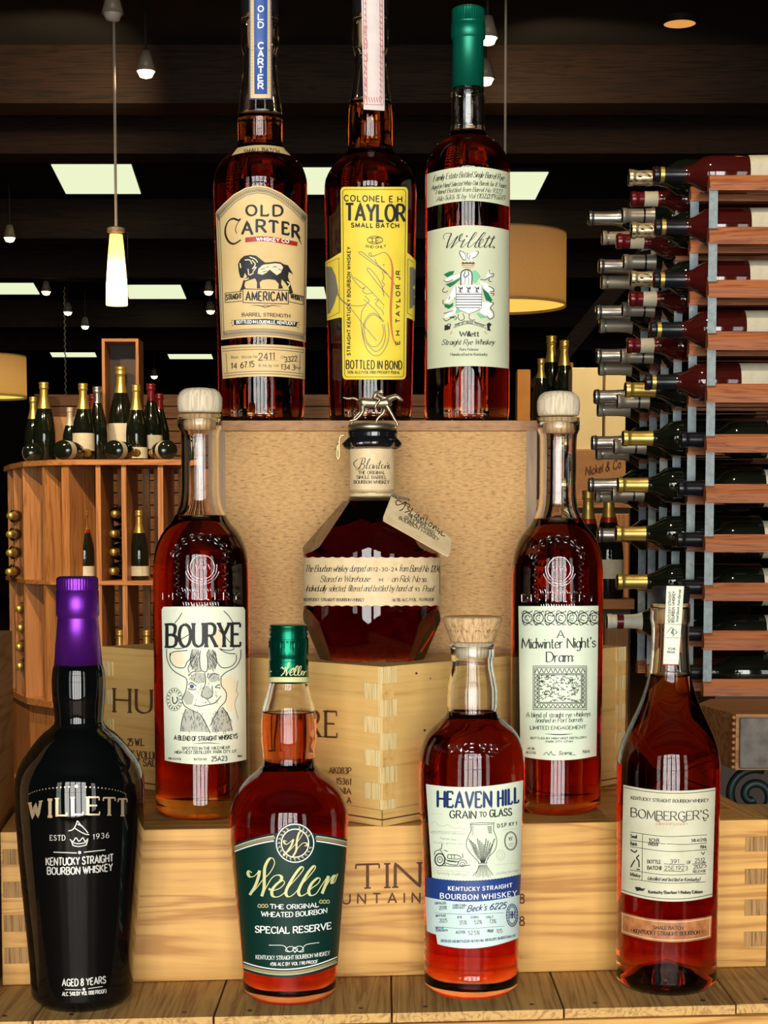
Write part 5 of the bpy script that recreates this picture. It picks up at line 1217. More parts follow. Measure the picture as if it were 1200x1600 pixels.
for tx, x0_, x1_, y_, h in (('DISTILLED', 172, 245, 878, 13), ('2018', 200, 250, 914, 24), ('CORN FARM', 292, 384, 892, 13), ('HARVEST', 292, 375, 908, 12), ('BOTTLED', 178, 244, 962, 12), ('RYE', 324, 355, 974, 14), ('CORN', 412, 466, 974, 14), ('MALT', 517, 566, 972, 14), ('BOTTLE', 178, 230, 1045, 12), ('STRENGTH', 178, 256, 1062, 12), ('ALC/VOL', 312, 378, 1076, 18), ('PROOF', 527, 568, 1068, 18)): a.text(tx, x0_, y_, x1_, y_ - 2, h, 3)
a.ring(693, 952, 38, 76, 5); a.ring(693, 952, 26, 56, 4); a.text('HH', 678, 975, 708, 972, 50, 6)
for k in range(20):
    th = 2 * math.pi * k / 20; a.line([(693 + 29 * math.cos(th), 952 + 61 * math.sin(th)), (693 + 34 * math.cos(th), 952 + 70 * math.sin(th))], 6)
a.text('DISTILLED AND BOTTLED BY HEAVEN HILL DISTILLERY, BARDSTOWN, KY', 212, 1132, 716, 1096, 16, 3, sag=-18)
for p in ([(170, 938), (400, 945), (640, 935)], [(170, 1030), (400, 1042), (640, 1025)]): a.line(p, 2, True)
a.build('batch_print', M['navy'], lo_l, 0.0005)
a = b.art(T8)
for tx, x0_, x1_, y_ in (('2025', 202, 254, 1002), ('35%', 336, 386, 1015), ('52%', 438, 488, 1012), ('13%', 540, 584, 1006), ('52.5%', 397, 472, 1084), ('105', 588, 626, 1072)): a.text(tx, x0_, y_, x1_, y_ - 2, 26, 3.5)
a.build('figure_print', M['grey_ink'], lo_l, 0.0005)

# --- bottle with the bone label and paper seal
b = Bottle('whiskey_bottle', 'sloping shouldered whiskey bottle with bone label and paper seal strip over cap', 1043, 1330, ZP, 1557,
  [(916, 29), (941, 29.5), (943, 31), (970, 31.2), (976, 29.5), (985, 29), (1030, 30.5), (1055, 33), (1075, 38), (1100, 46.5), (1130, 60), (1155, 71), (1175, 77), (1195, 79.8), (1250, 80), (1400, 78.5), (1520, 78), (1545, 76), (1557, 70)])
b.glass(M['glass'], 1056, M['whiskey_red'], base=0.008, ztop=b.Z(942.5), punt=0.020)
b.turn('cap', [(916, 0), (916, 28), (918, 29.6), (940, 29.6), (942, 28), (942, 0)], M['stopper'])
b.turn('cork', [(945, 0), (945, 22), (974, 21), (975, 0)], M['corkwood'])
st = b.label('seal_strip', [(1041.5, 915.5), (1069, 916)], [(1036, 1038), (1060, 1039)], M['offwhite'], 0.0006, nc=8, nr=24)
T10 = (940, 900, 4.615)
a = b.art(T10)
a.text('KENTUCKY STRAIGHT', 497, 335, 503, 112, 18, 4, 2.4, .04, rot=True); a.text('BOURBON WHISKEY', 522, 335, 530, 112, 18, 5, 2.8, .04, rot=True); a.text('Small Batch from Barrels', 550, 335, 572, 100, 16, 3, slant=.3, rot=True)
a.text('4', 502, 425, 520, 425, 45, 6); a.line([(470, 410), (505, 370), (545, 405), (510, 435)], 4); a.text('108', 478, 532, 530, 534, 16, 3.5); a.text('PROOF', 474, 556, 530, 558, 14, 3)
a.line([(460, 445), (560, 448)], 2.5); a.line([(470, 345), (572, 350)], 2.5)
a.build('strip_lettering', M['ink'], st, 0.0008)
a = b.art(T10); a.line([(444, 638), (553, 640)], 8); a.build('strip_edge', M['red'], st, 0.0008)
TC = (960, 1225, 7.5)
tpc, btc = arc3((974, 1226), (1045, 1235.5), (1118, 1230.5), 60), arc3((970.5, 1394), (1042, 1408.5), (1113, 1401), 60)
lb = b.label('front_label', tpc, btc, M['bone'], 0.0003, nc=60, nr=16)
a = b.art()
a.line(inset(tpc, .995, 4, (1045, 0)), .9); a.line(inset(btc, .995, -4, (1042, 0)), .9)
a.T = TC
a.text('KENTUCKY STRAIGHT BOURBON WHISKEY', 195, 178, 1105, 208, 38, 7, 4, .05, sag=-24)
a.text('BOMBERGER\'S', 195, 380, 1100, 400, 102, 13, 5.5, .07, gap=.17, sag=-36)
a.line([(470, 390), (490, 430), (530, 440)], 9, True); a.line([(780, 420), (810, 445), (850, 420)], 9, True); a.line([(1040, 395), (1055, 430), (1080, 420)], 9, True)
for p in ([(190, 563), (600, 615), (1085, 597)], [(180, 655), (350, 680), (600, 702)], [(615, 702), (850, 708), (1082, 690)], [(190, 735), (650, 792), (1085, 768)], [(185, 1008), (600, 1065), (1075, 1052)], [(180, 1110), (600, 1162), (1070, 1148)], [(330, 585), (325, 1000), (322, 1135)], [(580, 935), (700, 943), (825, 942)], [(910, 940), (1075, 915)], [(575, 1020), (820, 1025)]): a.line(p, 6, True)
a.text('Small', 190, 630, 262, 640, 40, 8, 4, .04); a.text('Batch', 190, 715, 262, 725, 40, 8, 4, .04); a.text('108', 402, 680, 522, 684, 42, 10, 6, .08); a.text('PROOF', 402, 722, 520, 728, 32, 8, 5, .05)
a.text('54% ALC/VOL', 905, 680, 1085, 668, 34, 6); a.text('750ML', 1005, 755, 1082, 750, 32, 6); a.line([(1015, 800), (1040, 825), (1060, 795)], 9)
a.text('BOTTLE', 388, 930, 543, 935, 42, 8, 5, .05); a.text('391', 655, 930, 755, 928, 44, 6); a.text('OF', 850, 938, 897, 936, 36, 6); a.text('2512', 945, 920, 1058, 912, 46, 6)
a.text('BATCH#', 388, 1002, 552, 1008, 44, 9, 5, .05); a.text('25E1923', 588, 1008, 858, 1010, 48, 6); a.text('2025', 930, 1000, 1075, 975, 50, 9, 4, .06); a.text('RELEASE', 922, 1042, 1072, 1030, 28, 6)
for p in ([(190, 770), (240, 800), (265, 775)], [(190, 975), (240, 890)], [(290, 830), (260, 870), (285, 900), (290, 975)], [(260, 1000), (300, 1005)]): a.line(p, 15, True)
a.text('Whiskey', 178, 1075, 300, 1095, 40, 8, 4, slant=.3); a.text('(distilled and bottled in Kentucky)', 388, 1125, 1000, 1135, 42, 8, 4, slant=.3, sag=-10)
a.poly([(240, 1205), (300, 1210), (320, 1225), (370, 1225), (340, 1245), (350, 1255), (300, 1250), (260, 1255), (250, 1235)])
a.text('Kentucky Bourbon Whiskey Edition', 400, 1280, 1030, 1278, 34, 11, 6, .04, sag=-8)
a.build('lettering', M['ink'], lb, 0.0005)
a = b.art(TC); a.text('declaration', 485, 480, 850, 484, 36, 6, 3, slant=.4, gap=.1); a.build('subtitle', M['orange_ink'], lb, 0.0005)
tq, bq = arc3((970, 1424), (1040, 1437.5), (1112.5, 1430.5), 60), arc3((970, 1457.5), (1040, 1472), (1111, 1465), 60)
l2 = b.label('lower_label', tq, bq, M['copper'], 0.0003, nc=60, nr=6)
a = b.art(); a.line(inset(tq, .985, 3.2, (1041, 0)), .8); a.line(inset(bq, .985, -3.2, (1041, 0)), .8); a.line([(972.5, 1428), (972.5, 1455)], .8); a.line([(1109.5, 1434), (1108.5, 1462)], .8)
a.build('border', M['pale_ochre'], l2, 0.0005)
a = b.art((940, 1200, 4)); a.text('SMALL BATCH', 322, 1008, 508, 1012, 22, 4.5, 2.4, .05); a.text('* KENTUCKY STRAIGHT BOURBON *', 182, 1026, 632, 1036, 24, 5, 2.8, .05, sag=-16); a.build('lettering', M['ink'], l2, 0.0005)

# ------------------------------------------------------------------ shop background
M['rackwood'] = wood('rack_wood', (0.46, 0.21, 0.07), (0.26, 0.10, 0.03), 'Z', 0.6, 0.5)
M['rackwood_x'] = wood('rack_wood_lengthwise', (0.46, 0.21, 0.07), (0.26, 0.10, 0.03), 'X', 0.6, 0.5)
M['redwood'] = wood('red_rail_wood', (0.50, 0.18, 0.07), (0.26, 0.08, 0.03), 'X', 1.6, 0.5)
M['zinc'] = paper('galvanised_steel', (0.33, 0.42, 0.45), (0.22, 0.30, 0.34), 90, 0.4)
M['darkglass'] = mat('dark_bottle_glass', (0.006, 0.009, 0.005), 0.06, coat=0.5)
M['redglass'] = mat('rose_bottle_glass', (0.055, 0.006, 0.005), 0.06, coat=0.5)
M['silverfoil'] = mat('silver_foil', (0.55, 0.55, 0.52), 0.28, metal=0.9)
M['greyfoil'] = mat('grey_foil', (0.42, 0.38, 0.31), 0.4, metal=0.5)
M['palefoil'] = mat('pale_foil', (0.50, 0.46, 0.36), 0.45, metal=0.3)
M['blackfoil'] = mat('black_foil', (0.012, 0.014, 0.02), 0.25, metal=0.2)
M['maroonfoil'] = mat('maroon_foil', (0.14, 0.008, 0.012), 0.25, metal=0.2)
M['goldfoil'] = mat('yellow_gold_foil', (0.70, 0.52, 0.14), 0.35, metal=0.8)
M['crumpled'] = mat('crumpled_gold_foil', (0.78, 0.66, 0.42), 0.3, metal=0.7)
M['redcap'] = mat('red_foil', (0.30, 0.02, 0.01), 0.35, metal=0.3)
M['label'] = paper('pale_wine_label', (0.66, 0.64, 0.50), (0.56, 0.54, 0.40), 40)
M['iron'] = mat('patinated_iron', (0.02, 0.035, 0.033), 0.5, metal=0.6)
M['carton'] = paper('brown_cardboard', (0.40, 0.20, 0.06), (0.34, 0.16, 0.05), 30)
M['cream_carton'] = paper('cream_card', (0.80, 0.68, 0.36), (0.74, 0.62, 0.32), 8)
M['orange_carton'] = paper('orange_card', (0.60, 0.25, 0.03), (0.50, 0.20, 0.02), 12)
M['shade'] = paper('lampshade_linen', (0.52, 0.38, 0.20), (0.46, 0.33, 0.17), 120)
tm_ = M['shade']; n_, l_ = nodes(tm_); t1 = n_.new('ShaderNodeBsdfTranslucent'); t1.inputs[0].default_value = (.60, .42, .22, 1); mx = n_.new('ShaderNodeMixShader'); mx.inputs[0].default_value = .5
l_.new(n_['Principled BSDF'].outputs[0], mx.inputs[1]); l_.new(t1.outputs[0], mx.inputs[2]); l_.new(mx.outputs[0], n_['Material Output'].inputs[0])
M['cabinet'] = mat('dark_cabinet', (0.03, 0.017, 0.009), 0.6)
M['stone'] = paper('grey_stone', (0.20, 0.18, 0.15), (0.12, 0.11, 0.09), 60, 0.7)
M['cordwhite'] = mat('pendant_cord', (0.55, 0.47, 0.36), 0.6)

WINE = [(0, 0), (.033, 0), (.037, .004), (.037, .185), (.034, .202), (.020, .222), (.0150, .238), (.0140, .262), (.0140, .288), (.0155, .289), (.0155, .297), (.0145, .300), (0, .300)]
CHAMP = [(0, 0), (.040, 0), (.044, .005), (.044, .125), (.041, .160), (.030, .205), (.020, .240), (.0155, .265), (.0150, .292), (.0180, .294), (.0180, .304), (.0160, .306), (.0185, .312), (.0175, .320), (0, .322)]
def sub_prof(P, z0, z1, grow):
    R = Pchip([(z + 1e-6 * i, r) for i, (r, z) in enumerate(P) if r > 0])
    zs_ = [z0] + [z for r, z in P if z0 < z < z1 and r > 0] + [z1]
    zs_ = sorted(set(zs_ + list(np.linspace(z0, z1, 8))))
    return [(R(z) + grow, z) for z in zs_]
CACHE = {}
def part_mesh(key, prof, m, seg=20, rfun=None):
    if key not in CACHE:
        v, f = lathe(prof, seg, rfun); me = bpy.data.meshes.new(key[0]); me.from_pydata(v, [], f); me.update()
        me.polygons.foreach_set('use_smooth', [True] * len(me.polygons)); me.materials.append(m); CACHE[key] = me
    return CACHE[key]
def shop_bottle(loc, rot, label, group, shape='wine', body='darkglass', cap='goldfoil', cap_len=0.062, ring=None, lab=None, scale=1.0, name='wine_bottle'):
    P = WINE if shape == 'wine' else CHAMP
    H_ = P[-1][1]
    r = thing(name, loc, label, 'bottle', group); r.rotation_euler = rot; r.scale = (scale,) * 3
    def add(nm, key, prof, m, rfun=None):
        o = bpy.data.objects.new(nm, part_mesh((nm, shape) + key, prof, m, rfun=rfun)); col.objects.link(o); o.parent = r; return o
    add('glass_body', (body,), P, M[body])
    rf = (lambda q, z, a: q + 0.0012 * math.sin(9 * a + z * 900) + 0.0008 * math.sin(5 * a - z * 1500)) if cap == 'crumpled' else None
    add('capsule', (cap, cap_len), sub_prof(P, H_ - cap_len, H_ - 0.002, 0.0009) + [(0, H_ + 0.0006)], M[cap], rf)
    if ring: add('capsule_band', (ring[0], ring[1]), [(q + 0.0006, z) for q, z in sub_prof(P, H_ - ring[1], H_ - ring[2], 0.0009)], M[ring[0]])
    if lab: add('label', (lab[2], lab[0]), sub_prof(P, lab[0], lab[1], 0.0005), M[lab[2]])
    return r

# --- wall rack of lying bottles
RD, RP = 3.4, 0.112
fxs = [1103, 1074, 1051, 1031, 1014, 999]
rails = [(272, 297), (353, 381), (436, 465), (517, 547), (599, 629), (678, 707), (756, 786), (835, 863), (911, 939), (986, 1016), (1062, 1088)]
rk = thing('wine_rack', (at(1103, 1000, RD).x, RD, 0), 'tall redwood wine rack with galvanised straps full of lying bottles', 'rack')
rx = rk.location.x
rz_ = [(at(1150, b_, RD).z + EYE, at(1150, a_, RD).z + EYE) for a_, b_ in rails]
for j, fxp in enumerate(fxs):
    yj = RD + RP * j; xf = at(fxp, 800, yj).x - rx; y0 = yj - RD
    for k, (z0, z1_) in enumerate(rz_):
        zm = z0 + (z1_ - z0) * 0.52; wd = 0.030
        sec = [(y0, z0), (y0, zm), (y0 + .010, z1_), (y0 + wd - .010, z1_), (y0 + wd, zm), (y0 + wd, z0)]
        vv = [(xf, y, z) for y, z in sec] + [(xf + 0.34, y, z) for y, z in sec]
        mk('rail', vv, [(0, 1, 2, 3, 4, 5), (11, 10, 9, 8, 7, 6)] + [(i, i + 6, (i + 1) % 6 + 6, (i + 1) % 6) for i in range(6)], M['redwood'], rk)
        if k: box('strap', (xf - 0.001, xf + 0.016, y0 + 0.003, y0 + 0.005, z1_ - 0.004, rz_[k - 1][0] + 0.004), M['zinc'], rk)
        if k and j == 0: box('strap', (xf + .30, xf + 0.317, y0 + 0.003, y0 + 0.005, z1_ - 0.004, rz_[k - 1][0] + 0.004), M['zinc'], rk)
box('plinth', (0.02, 0.34, 0, RP * 5 + .03, 0.001, rz_[-1][0]), M['cabinet'], rk)
LIE = (0, -math.pi / 2, 0)
ORD = ('topmost', 'second', 'third', 'fourth', 'fifth', 'sixth', 'seventh', 'eighth'); SEEN = {}
def lying(px, py, d, label, **kw):
    SEEN[label] = SEEN.get(label, -1) + 1; k = SEEN[label]
    if 'low in' not in label: label += ', topmost of its kind' if k == 0 else ', %s of its kind from the top' % ORD[k]
    p = at(px, py, d); kw.setdefault('group', 'bottles lying in the redwood rack')
    return shop_bottle((p.x + 0.30, d, p.z + EYE), LIE, label, **kw)
for px, py in ((1020, 273), (1022, 355), (1020, 437), (1015, 515), (1007, 597)):
    lying(px, py, RD + .055, 'rose bottle with black capsule along the rack end', body='redglass', cap='blackfoil', ring=('goldfoil', .022, .014), lab=(.05, .115, 'label'))
for px, py in ((1002, 682), (998, 758), (996, 838), (996, 912), (1000, 985), (1005, 1045)):
    lying(px + 60, py + 5, RD + .055, 'dark pale-labelled bottle lying along the rack end', cap='blackfoil', lab=(.06, .13, 'label'))
for px, py in ((981, 278), (985, 360), (984, 436)): lying(px, py, RD + .17, 'crumpled gold foil bottle lying in the rack', cap='crumpled', cap_len=.05)
for px, py in ((985, 311), (963, 377), (983, 467), (979, 540)): lying(px, py, RD + .24, 'maroon capsuled bottle with cream neck label in rack', cap='maroonfoil', ring=('label', .056, .028), body='redglass')
lying(947, 971, RD + .24, 'bottle with white capsule tip and maroon ring lying low in the rack', cap='label', ring=('maroonfoil', .036, .022), cap_len=.075)
for px, py in ((976, 609), (972, 685), (964, 758), (961, 834), (963, 909)): lying(px, py, RD + .17, 'smooth gold capsuled bottle lying in the rack', cap='goldfoil', cap_len=.062)
for px, py in ((971, 337), (973, 409), (971, 484), (969, 557), (963, 627), (958, 698), (955, 772)): lying(px, py, RD + .36, 'grey capsuled bottle with dark ring in the rack', cap='greyfoil', ring=('blackfoil', .05, .046), cap_len=.07)
for px, py in ((919, 341), (935, 416), (931, 488), (931, 556), (928, 620), (924, 692), (919, 758), (933, 836)): lying(px, py, RD + .50, 'polished silver capsuled bottle in the rack', cap='silverfoil', ring=('blackfoil', .010, .008), cap_len=.075)
for px, py in ((940, 372), (939, 441), (936, 509), (935, 576), (933, 640), (931, 708), (929, 775)): lying(px, py, RD + .62, 'pale ribbed capsule bottle in the rack', cap='palefoil', ring=('silverfoil', .016, .012), cap_len=.075)

# --- carved bench with iron scrolls under the rack
D0 = 2.05
p = [at(1150, 1120, D0), at(1330, 1120, D0), at(1330, 1120, 2.24), at(1110, 1120, 2.24), at(1090, 1120, 2.17)]
zt_, zb_ = at(1150, 1116, D0).z + EYE, at(1150, 1203, D0).z + EYE
bn = thing('carved_bench', (p[0].x, p[0].y, 0), 'heavy dark bench with grey front on scrolled iron legs below the rack', 'bench')
o0 = Vector((p[0].x, p[0].y, 0)); V = [(q.x - o0.x, q.y - o0.y) for q in p]; n = len(V)
mk('seat_slab', [(x, y, zb_) for x, y in V] + [(x, y, zt_) for x, y in V], [tuple(range(n))[::-1], tuple(range(n, 2 * n))] + [(i, (i + 1) % n, (i + 1) % n + n, i + n) for i in range(n)], M['rackwood_x'], bn)
box('stone_facing', (0.004, 0.3, -0.006, 0.0, zb_ + 0.002, zt_ - 0.004), M['stone'], bn, 0.002)
for k in range(9):                                        # carved beads along the chamfered edge
    z = zb_ + (zt_ - zb_) * (k + .5) / 9
    v, f = lathe([(0, -.003), (.0028, -.001), (.0028, .001), (0, .003)], 8); mk('bead', [(a_ - .003, b_ - .002, c_ + z) for a_, b_, c_ in v], f, M['rackwood'], bn, True)
def spiral(cx, cz, r0, turns, sgn, n=40, a0=0):
    return [(cx + r0 * (1 - t_ * .85) * math.cos(a0 + sgn * t_ * turns * 2 * math.pi), 0.06, cz + r0 * (1 - t_ * .85) * math.sin(a0 + sgn * t_ * turns * 2 * math.pi)) for t_ in np.linspace(0, 1, n)]
for cx, cz, r0, sg, a0 in ((0.035, zb_ - .040, .034, 1, 1.2), (0.10, zb_ - .045, .036, -1, 1.9), (0.055, zb_ - .110, .03, -1, 0), (-0.02, zb_ - .13, .028, 1, 2.5), (0.12, zb_ - .13, .03, 1, .5)):
    v, f = [], []; tube(v, f, spiral(cx, cz, r0, 1.6, sg, a0=a0), [0.0055] * 40, 8); mk('iron_scroll', v, f, M['iron'], bn, True)
for x_ in (-0.03, 0.2): box('iron_leg', (x_ - .008, x_ + .008, 0.05, 0.07, 0.001, zb_), M['iron'], bn)

# --- cabinets, cartons and champagne on the right
def cabinet(px0, px1, row, d, depth, label, m='cabinet'):
    a_, b_ = at(px0, row, d), at(px1, row, d)
    r = thing('display_cabinet', (a_.x, d, 0), label, 'cabinet'); wdt, h_ = b_.x - a_.x, a_.z + EYE
    box('carcass', (0.01, wdt - .01, 0.012, depth, 0.001, h_ - .03), M[m], r); box('top', (0, wdt, 0, depth, h_ - .03, h_), M['rackwood_x'], r, .003)
    for k in range(2):
        dr = box('door', (0.015 + k * (wdt / 2 - .01), wdt / 2 - .004 + k * (wdt / 2 - .012), 0, 0.012, 0.05, h_ - .05), M['rackwood'], r, .003)
        v, f = lathe([(0, -.012), (.008, -.010), (.009, 0), (0, .004)], 10); mk('knob', [(a1 + wdt / 2 + (-.03 if k == 0 else .03), c1 - 0.002, b1 + h_ * .6) for a1, b1, c1 in v], f, M['brass'], dr, True)
    return h_
def standing(px, row, d, label, group=None, **kw):
    q = at(px, row, d); return shop_bottle((q.x, d, q.z + EYE), (0, 0, random.uniform(0, 6)), label, group, **kw)
def carton(px0, px1, r0, r1, d, dep, label, m, name='carton', cat='carton'):
    a_, b_ = at(px0, r1, d), at(px1, r0, d); z0 = at((px0 + px1) / 2, r1, d).z + EYE; z1_ = at((px0 + px1) / 2, r0, d).z + EYE
    r = thing(name, (a_.x, d, z0), label, cat); w_, h_ = b_.x - a_.x, z1_ - z0
    box('body', (0, w_, 0, dep, 0, h_), M[m], r, .002); box('lid_flap', (0.002, w_ / 2 - .001, .002, dep - .002, h_, h_ + .002), M[m], r); box('lid_flap', (w_ / 2 + .001, w_ - .002, .002, dep - .002, h_, h_ + .002), M[m], r)
    return r
cabinet(893, 992, 936, 4.95, 0.5, 'low dark cabinet carrying the red topped bottles')
for px, tx in ((918, ''), (950, 'red collared bottle with white and red label on the low cabinet')):
    standing(px, 936, 5.02 if px == 950 else 5.12, tx if px == 950 else 'red collared bottle on the low cabinet beside its labelled twin', 'red collared bottles on the low cabinet', shape='champ', cap='goldfoil', cap_len=.10, ring=('redcap', .10, .085), lab=(.06, .115, 'label') if px == 950 else None, name='champagne_bottle')
cabinet(806, 990, 781, 6.3, 0.6, 'tall dark cabinet carrying the cream and brown cartons')
c = carton(882, 978, 703, 781, 6.35, 0.3, 'brown cardboard carton with handwriting under the cream boxes', 'carton')
def flatmap(d, root):
    def fm_(px, py, off):
        q = at(px, py, d - off); return (q.x - root.location.x, q.y - root.location.y, q.z + EYE - root.location.z)
    return fm_
a = Art(flatmap(6.35, c)); a.text('Nickel & Co.', 915, 743, 972, 730, 13, 1.6, slant=.3, rot=True); a.build('handwriting', M['brand'], c.children[0], 0.002)
carton(893, 942, 575, 702.5, 6.38, 0.12, 'tall cream gift carton on the brown carton, squarer one', 'cream_carton'); carton(945, 978, 584, 702.5, 6.38, 0.1, 'narrow cream gift carton on the brown carton', 'cream_carton')
cabinet(790, 892, 661, 7.4, 0.6, 'highest dark cabinet carrying the champagne cluster')
for px, dd, s_, lb_ in ((845, 7.50, 0.86, 'short champagne bottle with gold neck beside the front orange carton'), (861, 7.62, 1.18, 'tall champagne bottle with gold neck in the middle of the cluster'), (881, 7.50, 1.10, 'champagne bottle with gold neck at the cabinet edge beside the cream carton')):
    standing(px, 661, dd, lb_, 'champagne cluster on the highest cabinet', shape='champ', cap='goldfoil', cap_len=.10, name='champagne_bottle', scale=s_)
carton(808, 829, 578, 661, 7.44, 0.10, 'orange gift carton standing in front of the champagne cluster', 'orange_carton'); carton(866, 896, 567, 661, 7.74, 0.12, 'orange gift carton behind the cluster beside the cream carton', 'orange_carton')
q0, q1 = at(835, 610, 9.5), at(1010, 395, 9.5)
v, f = [], []; tube(v, f, [(q0.x, q0.y, q0.z + EYE), (q1.x, q1.y, q1.z + EYE)], 0.06, 4); struct(mk('trim_9', v, f, M['beam']))

# --- curved champagne display on the left
LD = 7.8
path = [at(345, 724, LD), at(119, 724, LD)]
path = [(path[0].x, LD), (path[1].x, LD), (at(75, 724, 7.86).x, 7.86), (at(37, 724, 8.03).x, 8.03), (at(16, 724, 8.35).x, 8.35), (at(6, 724, 8.7).x, 8.7)]
zsh = at(200, 718, LD).z + EYE
dr = thing('champagne_rack', (path[1][0], LD, 0), 'curved wooden champagne rack with upright dividers on the shop floor', 'rack')
ox, oy = path[1][0], LD
def shelf(z0, z1_, back=8.75, nm='shelf', grow=0.0):
    pts = [(x - ox, y - oy - grow) for x, y in path] + [(path[-1][0] - ox, back + .3 - oy), (path[0][0] - ox, back + .3 - oy)]
    n = len(pts)
    return mk(nm, [(x, y, z0) for x, y in pts] + [(x, y, z1_) for x, y in pts], [tuple(range(n)), tuple(range(n, 2 * n))[::-1]] + [(i, i + n, (i + 1) % n + n, (i + 1) % n) for i in range(n)], M['rackwood_x'], dr)
z_mid, z_bot = at(200, 908, LD).z + EYE, at(200, 1098, LD).z + EYE
shelf(zsh - 0.024, zsh, grow=.01); shelf(z_mid - 0.018, z_mid); shelf(z_bot - 0.03, z_bot); shelf(0.001, 0.06, nm='base'); 
pts = [(x - ox, y - oy + .05) for x, y in path]
for (xa, ya), (xb, yb) in zip(pts, pts[1:]): mk('plinth_panel', [(xa, ya, .06), (xb, yb, .06), (xb, yb, z_bot - .03), (xa, ya, z_bot - .03)], [(0, 1, 2, 3)], M['rackwood'], dr)
def onpath(px):
    for (xa, ya), (xb, yb) in zip(path, path[1:]):
        pa, pb = 600 + xa * F / ya * 1.0, 600 + xb * F / yb
        if pb <= px <= pa:
            k = (px - pa) / (pb - pa); return xa + (xb - xa) * k, ya + (yb - ya) * k, (xb - xa, yb - ya)
for px, wd in ((23, .020), (37, .032), (70, .022), (104, .040), (155, .022), (195, .022), (252, .024), (300, .022), (338, .022)):
    g = onpath(px)
    if not g: continue
    x, y, tg_ = g; L = math.hypot(*tg_); tx, ty = tg_[0] / L, tg_[1] / L; nx, ny = (ty, -tx)
    if ny < 0: nx, ny = -nx, -ny
    for za, zc in ((z_bot, z_mid - .018), (z_mid, zsh - .024)):
        q = [(x - ox + s1 * tx * wd / 2 + dp * nx, y - oy + s1 * ty * wd / 2 + dp * ny + .004) for dp in (0, .34) for s1 in (1, -1)]
        vv = [(a1, b1, za) for a1, b1 in q] + [(a1, b1, zc) for a1, b1 in q]
        mk('divider', vv, [(0, 2, 3, 1), (4, 5, 7, 6), (0, 1, 5, 4), (2, 6, 7, 3), (0, 4, 6, 2), (1, 3, 7, 5)], M['rackwood'], dr)
for k in range(26):                                          # slatted back
    x = path[-1][0] - ox + .05 + k * 0.058
    for za, zc in ((z_bot, z_mid - .018), (z_mid, zsh - .024)): box('back_slat', (x, x + .036, .50 + (.25 if k < 9 else 0), .52 + (.25 if k < 9 else 0), za, zc), M['rackwood'], dr)
random.seed(11)
zr = 719
tops = [(40, .14, 1.0, 'goldfoil', 'gold necked champagne bottle at the curved end of the rack top', None), (57, .30, .80, 'silverfoil', 'slim silver necked bottle behind the gold necked pair on the rack top', None), (70, .22, 1.18, 'goldfoil', 'tall gold necked champagne bottle with red label edge on the rack top', None),
        (110, .12, .80, 'palefoil', 'small white necked champagne bottle on the rack top beside the tan box', None), (131, .05, 1.12, 'goldfoil', 'gold necked champagne bottle with oval pale label on the rack top', (.05, .12, 'label')), (146, .38, 1.05, 'maroonfoil', 'dark necked bottle behind the oval labelled champagne', None), (153, .15, 1.10, 'silverfoil', 'silver necked bottle between the oval labelled champagne and the boxed magnum', None),
        (214, .05, 1.10, 'goldfoil', 'gold necked champagne bottle with square pale label beside the boxed magnum', (.02, .065, 'label')), (237, .18, 1.15, 'maroonfoil', 'bronze necked bottle standing behind the square labelled champagne', (.06, .11, 'label')), (250, .36, 1.05, 'maroonfoil', 'bronze necked bottle nearest the tall wooden stoppered bottle', None)]
for px, dp, s_, cp, lb_, la in tops:
    dp += .40; q = at(px, zr, LD + dp); s_ *= 1.05; shop_bottle((q.x, LD + dp + (.20 if px < 60 else 0), zsh), (0, 0, 0), lb_, 'bottles on the champagne rack top', 'champ', cap=cp, cap_len=.105 if cp in ('goldfoil', 'palefoil') else .07, lab=la, scale=s_, name='champagne_bottle')
# magnum in an upright open wooden box
a_, b_ = at(161, 719, LD + .62), at(218, 719, LD + .62)
h_ = at(190, 529, LD + .62).z + EYE - zsh; w_ = b_.x - a_.x
bx = thing('presentation_box', (a_.x, LD + .62, zsh), 'upright open wooden presentation box holding the magnum', 'box')
for q in ((0, .014), (w_ - .014, w_)): box('side_board', (q[0], q[1], 0, .17, 0, h_), M['rackwood'], bx)
box('top_board', (.014, w_ - .014, 0, .17, h_ - .014, h_), M['rackwood_x'], bx); box('bottom_board', (.014, w_ - .014, 0, .17, 0, .012), M['rackwood_x'], bx); box('back_board', (.014, w_ - .014, .158, .17, .012, h_ - .014), M['cabinet'], bx)
q = at(190, 719, LD + .7); shop_bottle((q.x, LD + .70, zsh + .012), (0, 0, 0), 'large dark magnum with gold neck inside the presentation box', None, 'champ', cap='goldfoil', cap_len=.09, lab=(.055, .13, 'label'), scale=1.46, name='champagne_magnum')
# bottles lying on the rack top, ends toward the room
for px, la, tx in ((33, 'label', 'champagne bottle with pale label lying at the curved rack end'), (96, 'label', 'champagne bottle with yellow label lying beside the small white necked bottle'), (176, 'label', 'champagne bottle lying before the presentation box'), (262, 'label', 'champagne bottle with white label lying beside the bronze necked bottles')):
    q = at(px, 700, LD + .02); shop_bottle((q.x, LD + (.27 if px < 60 else .03), zsh + .0446), (-math.pi / 2, 0, .35 if px > 200 else (.25 if px < 60 else -.2)), tx, 'bottles lying on the champagne rack top', 'champ', lab=(.012, .07, la), name='champagne_bottle')
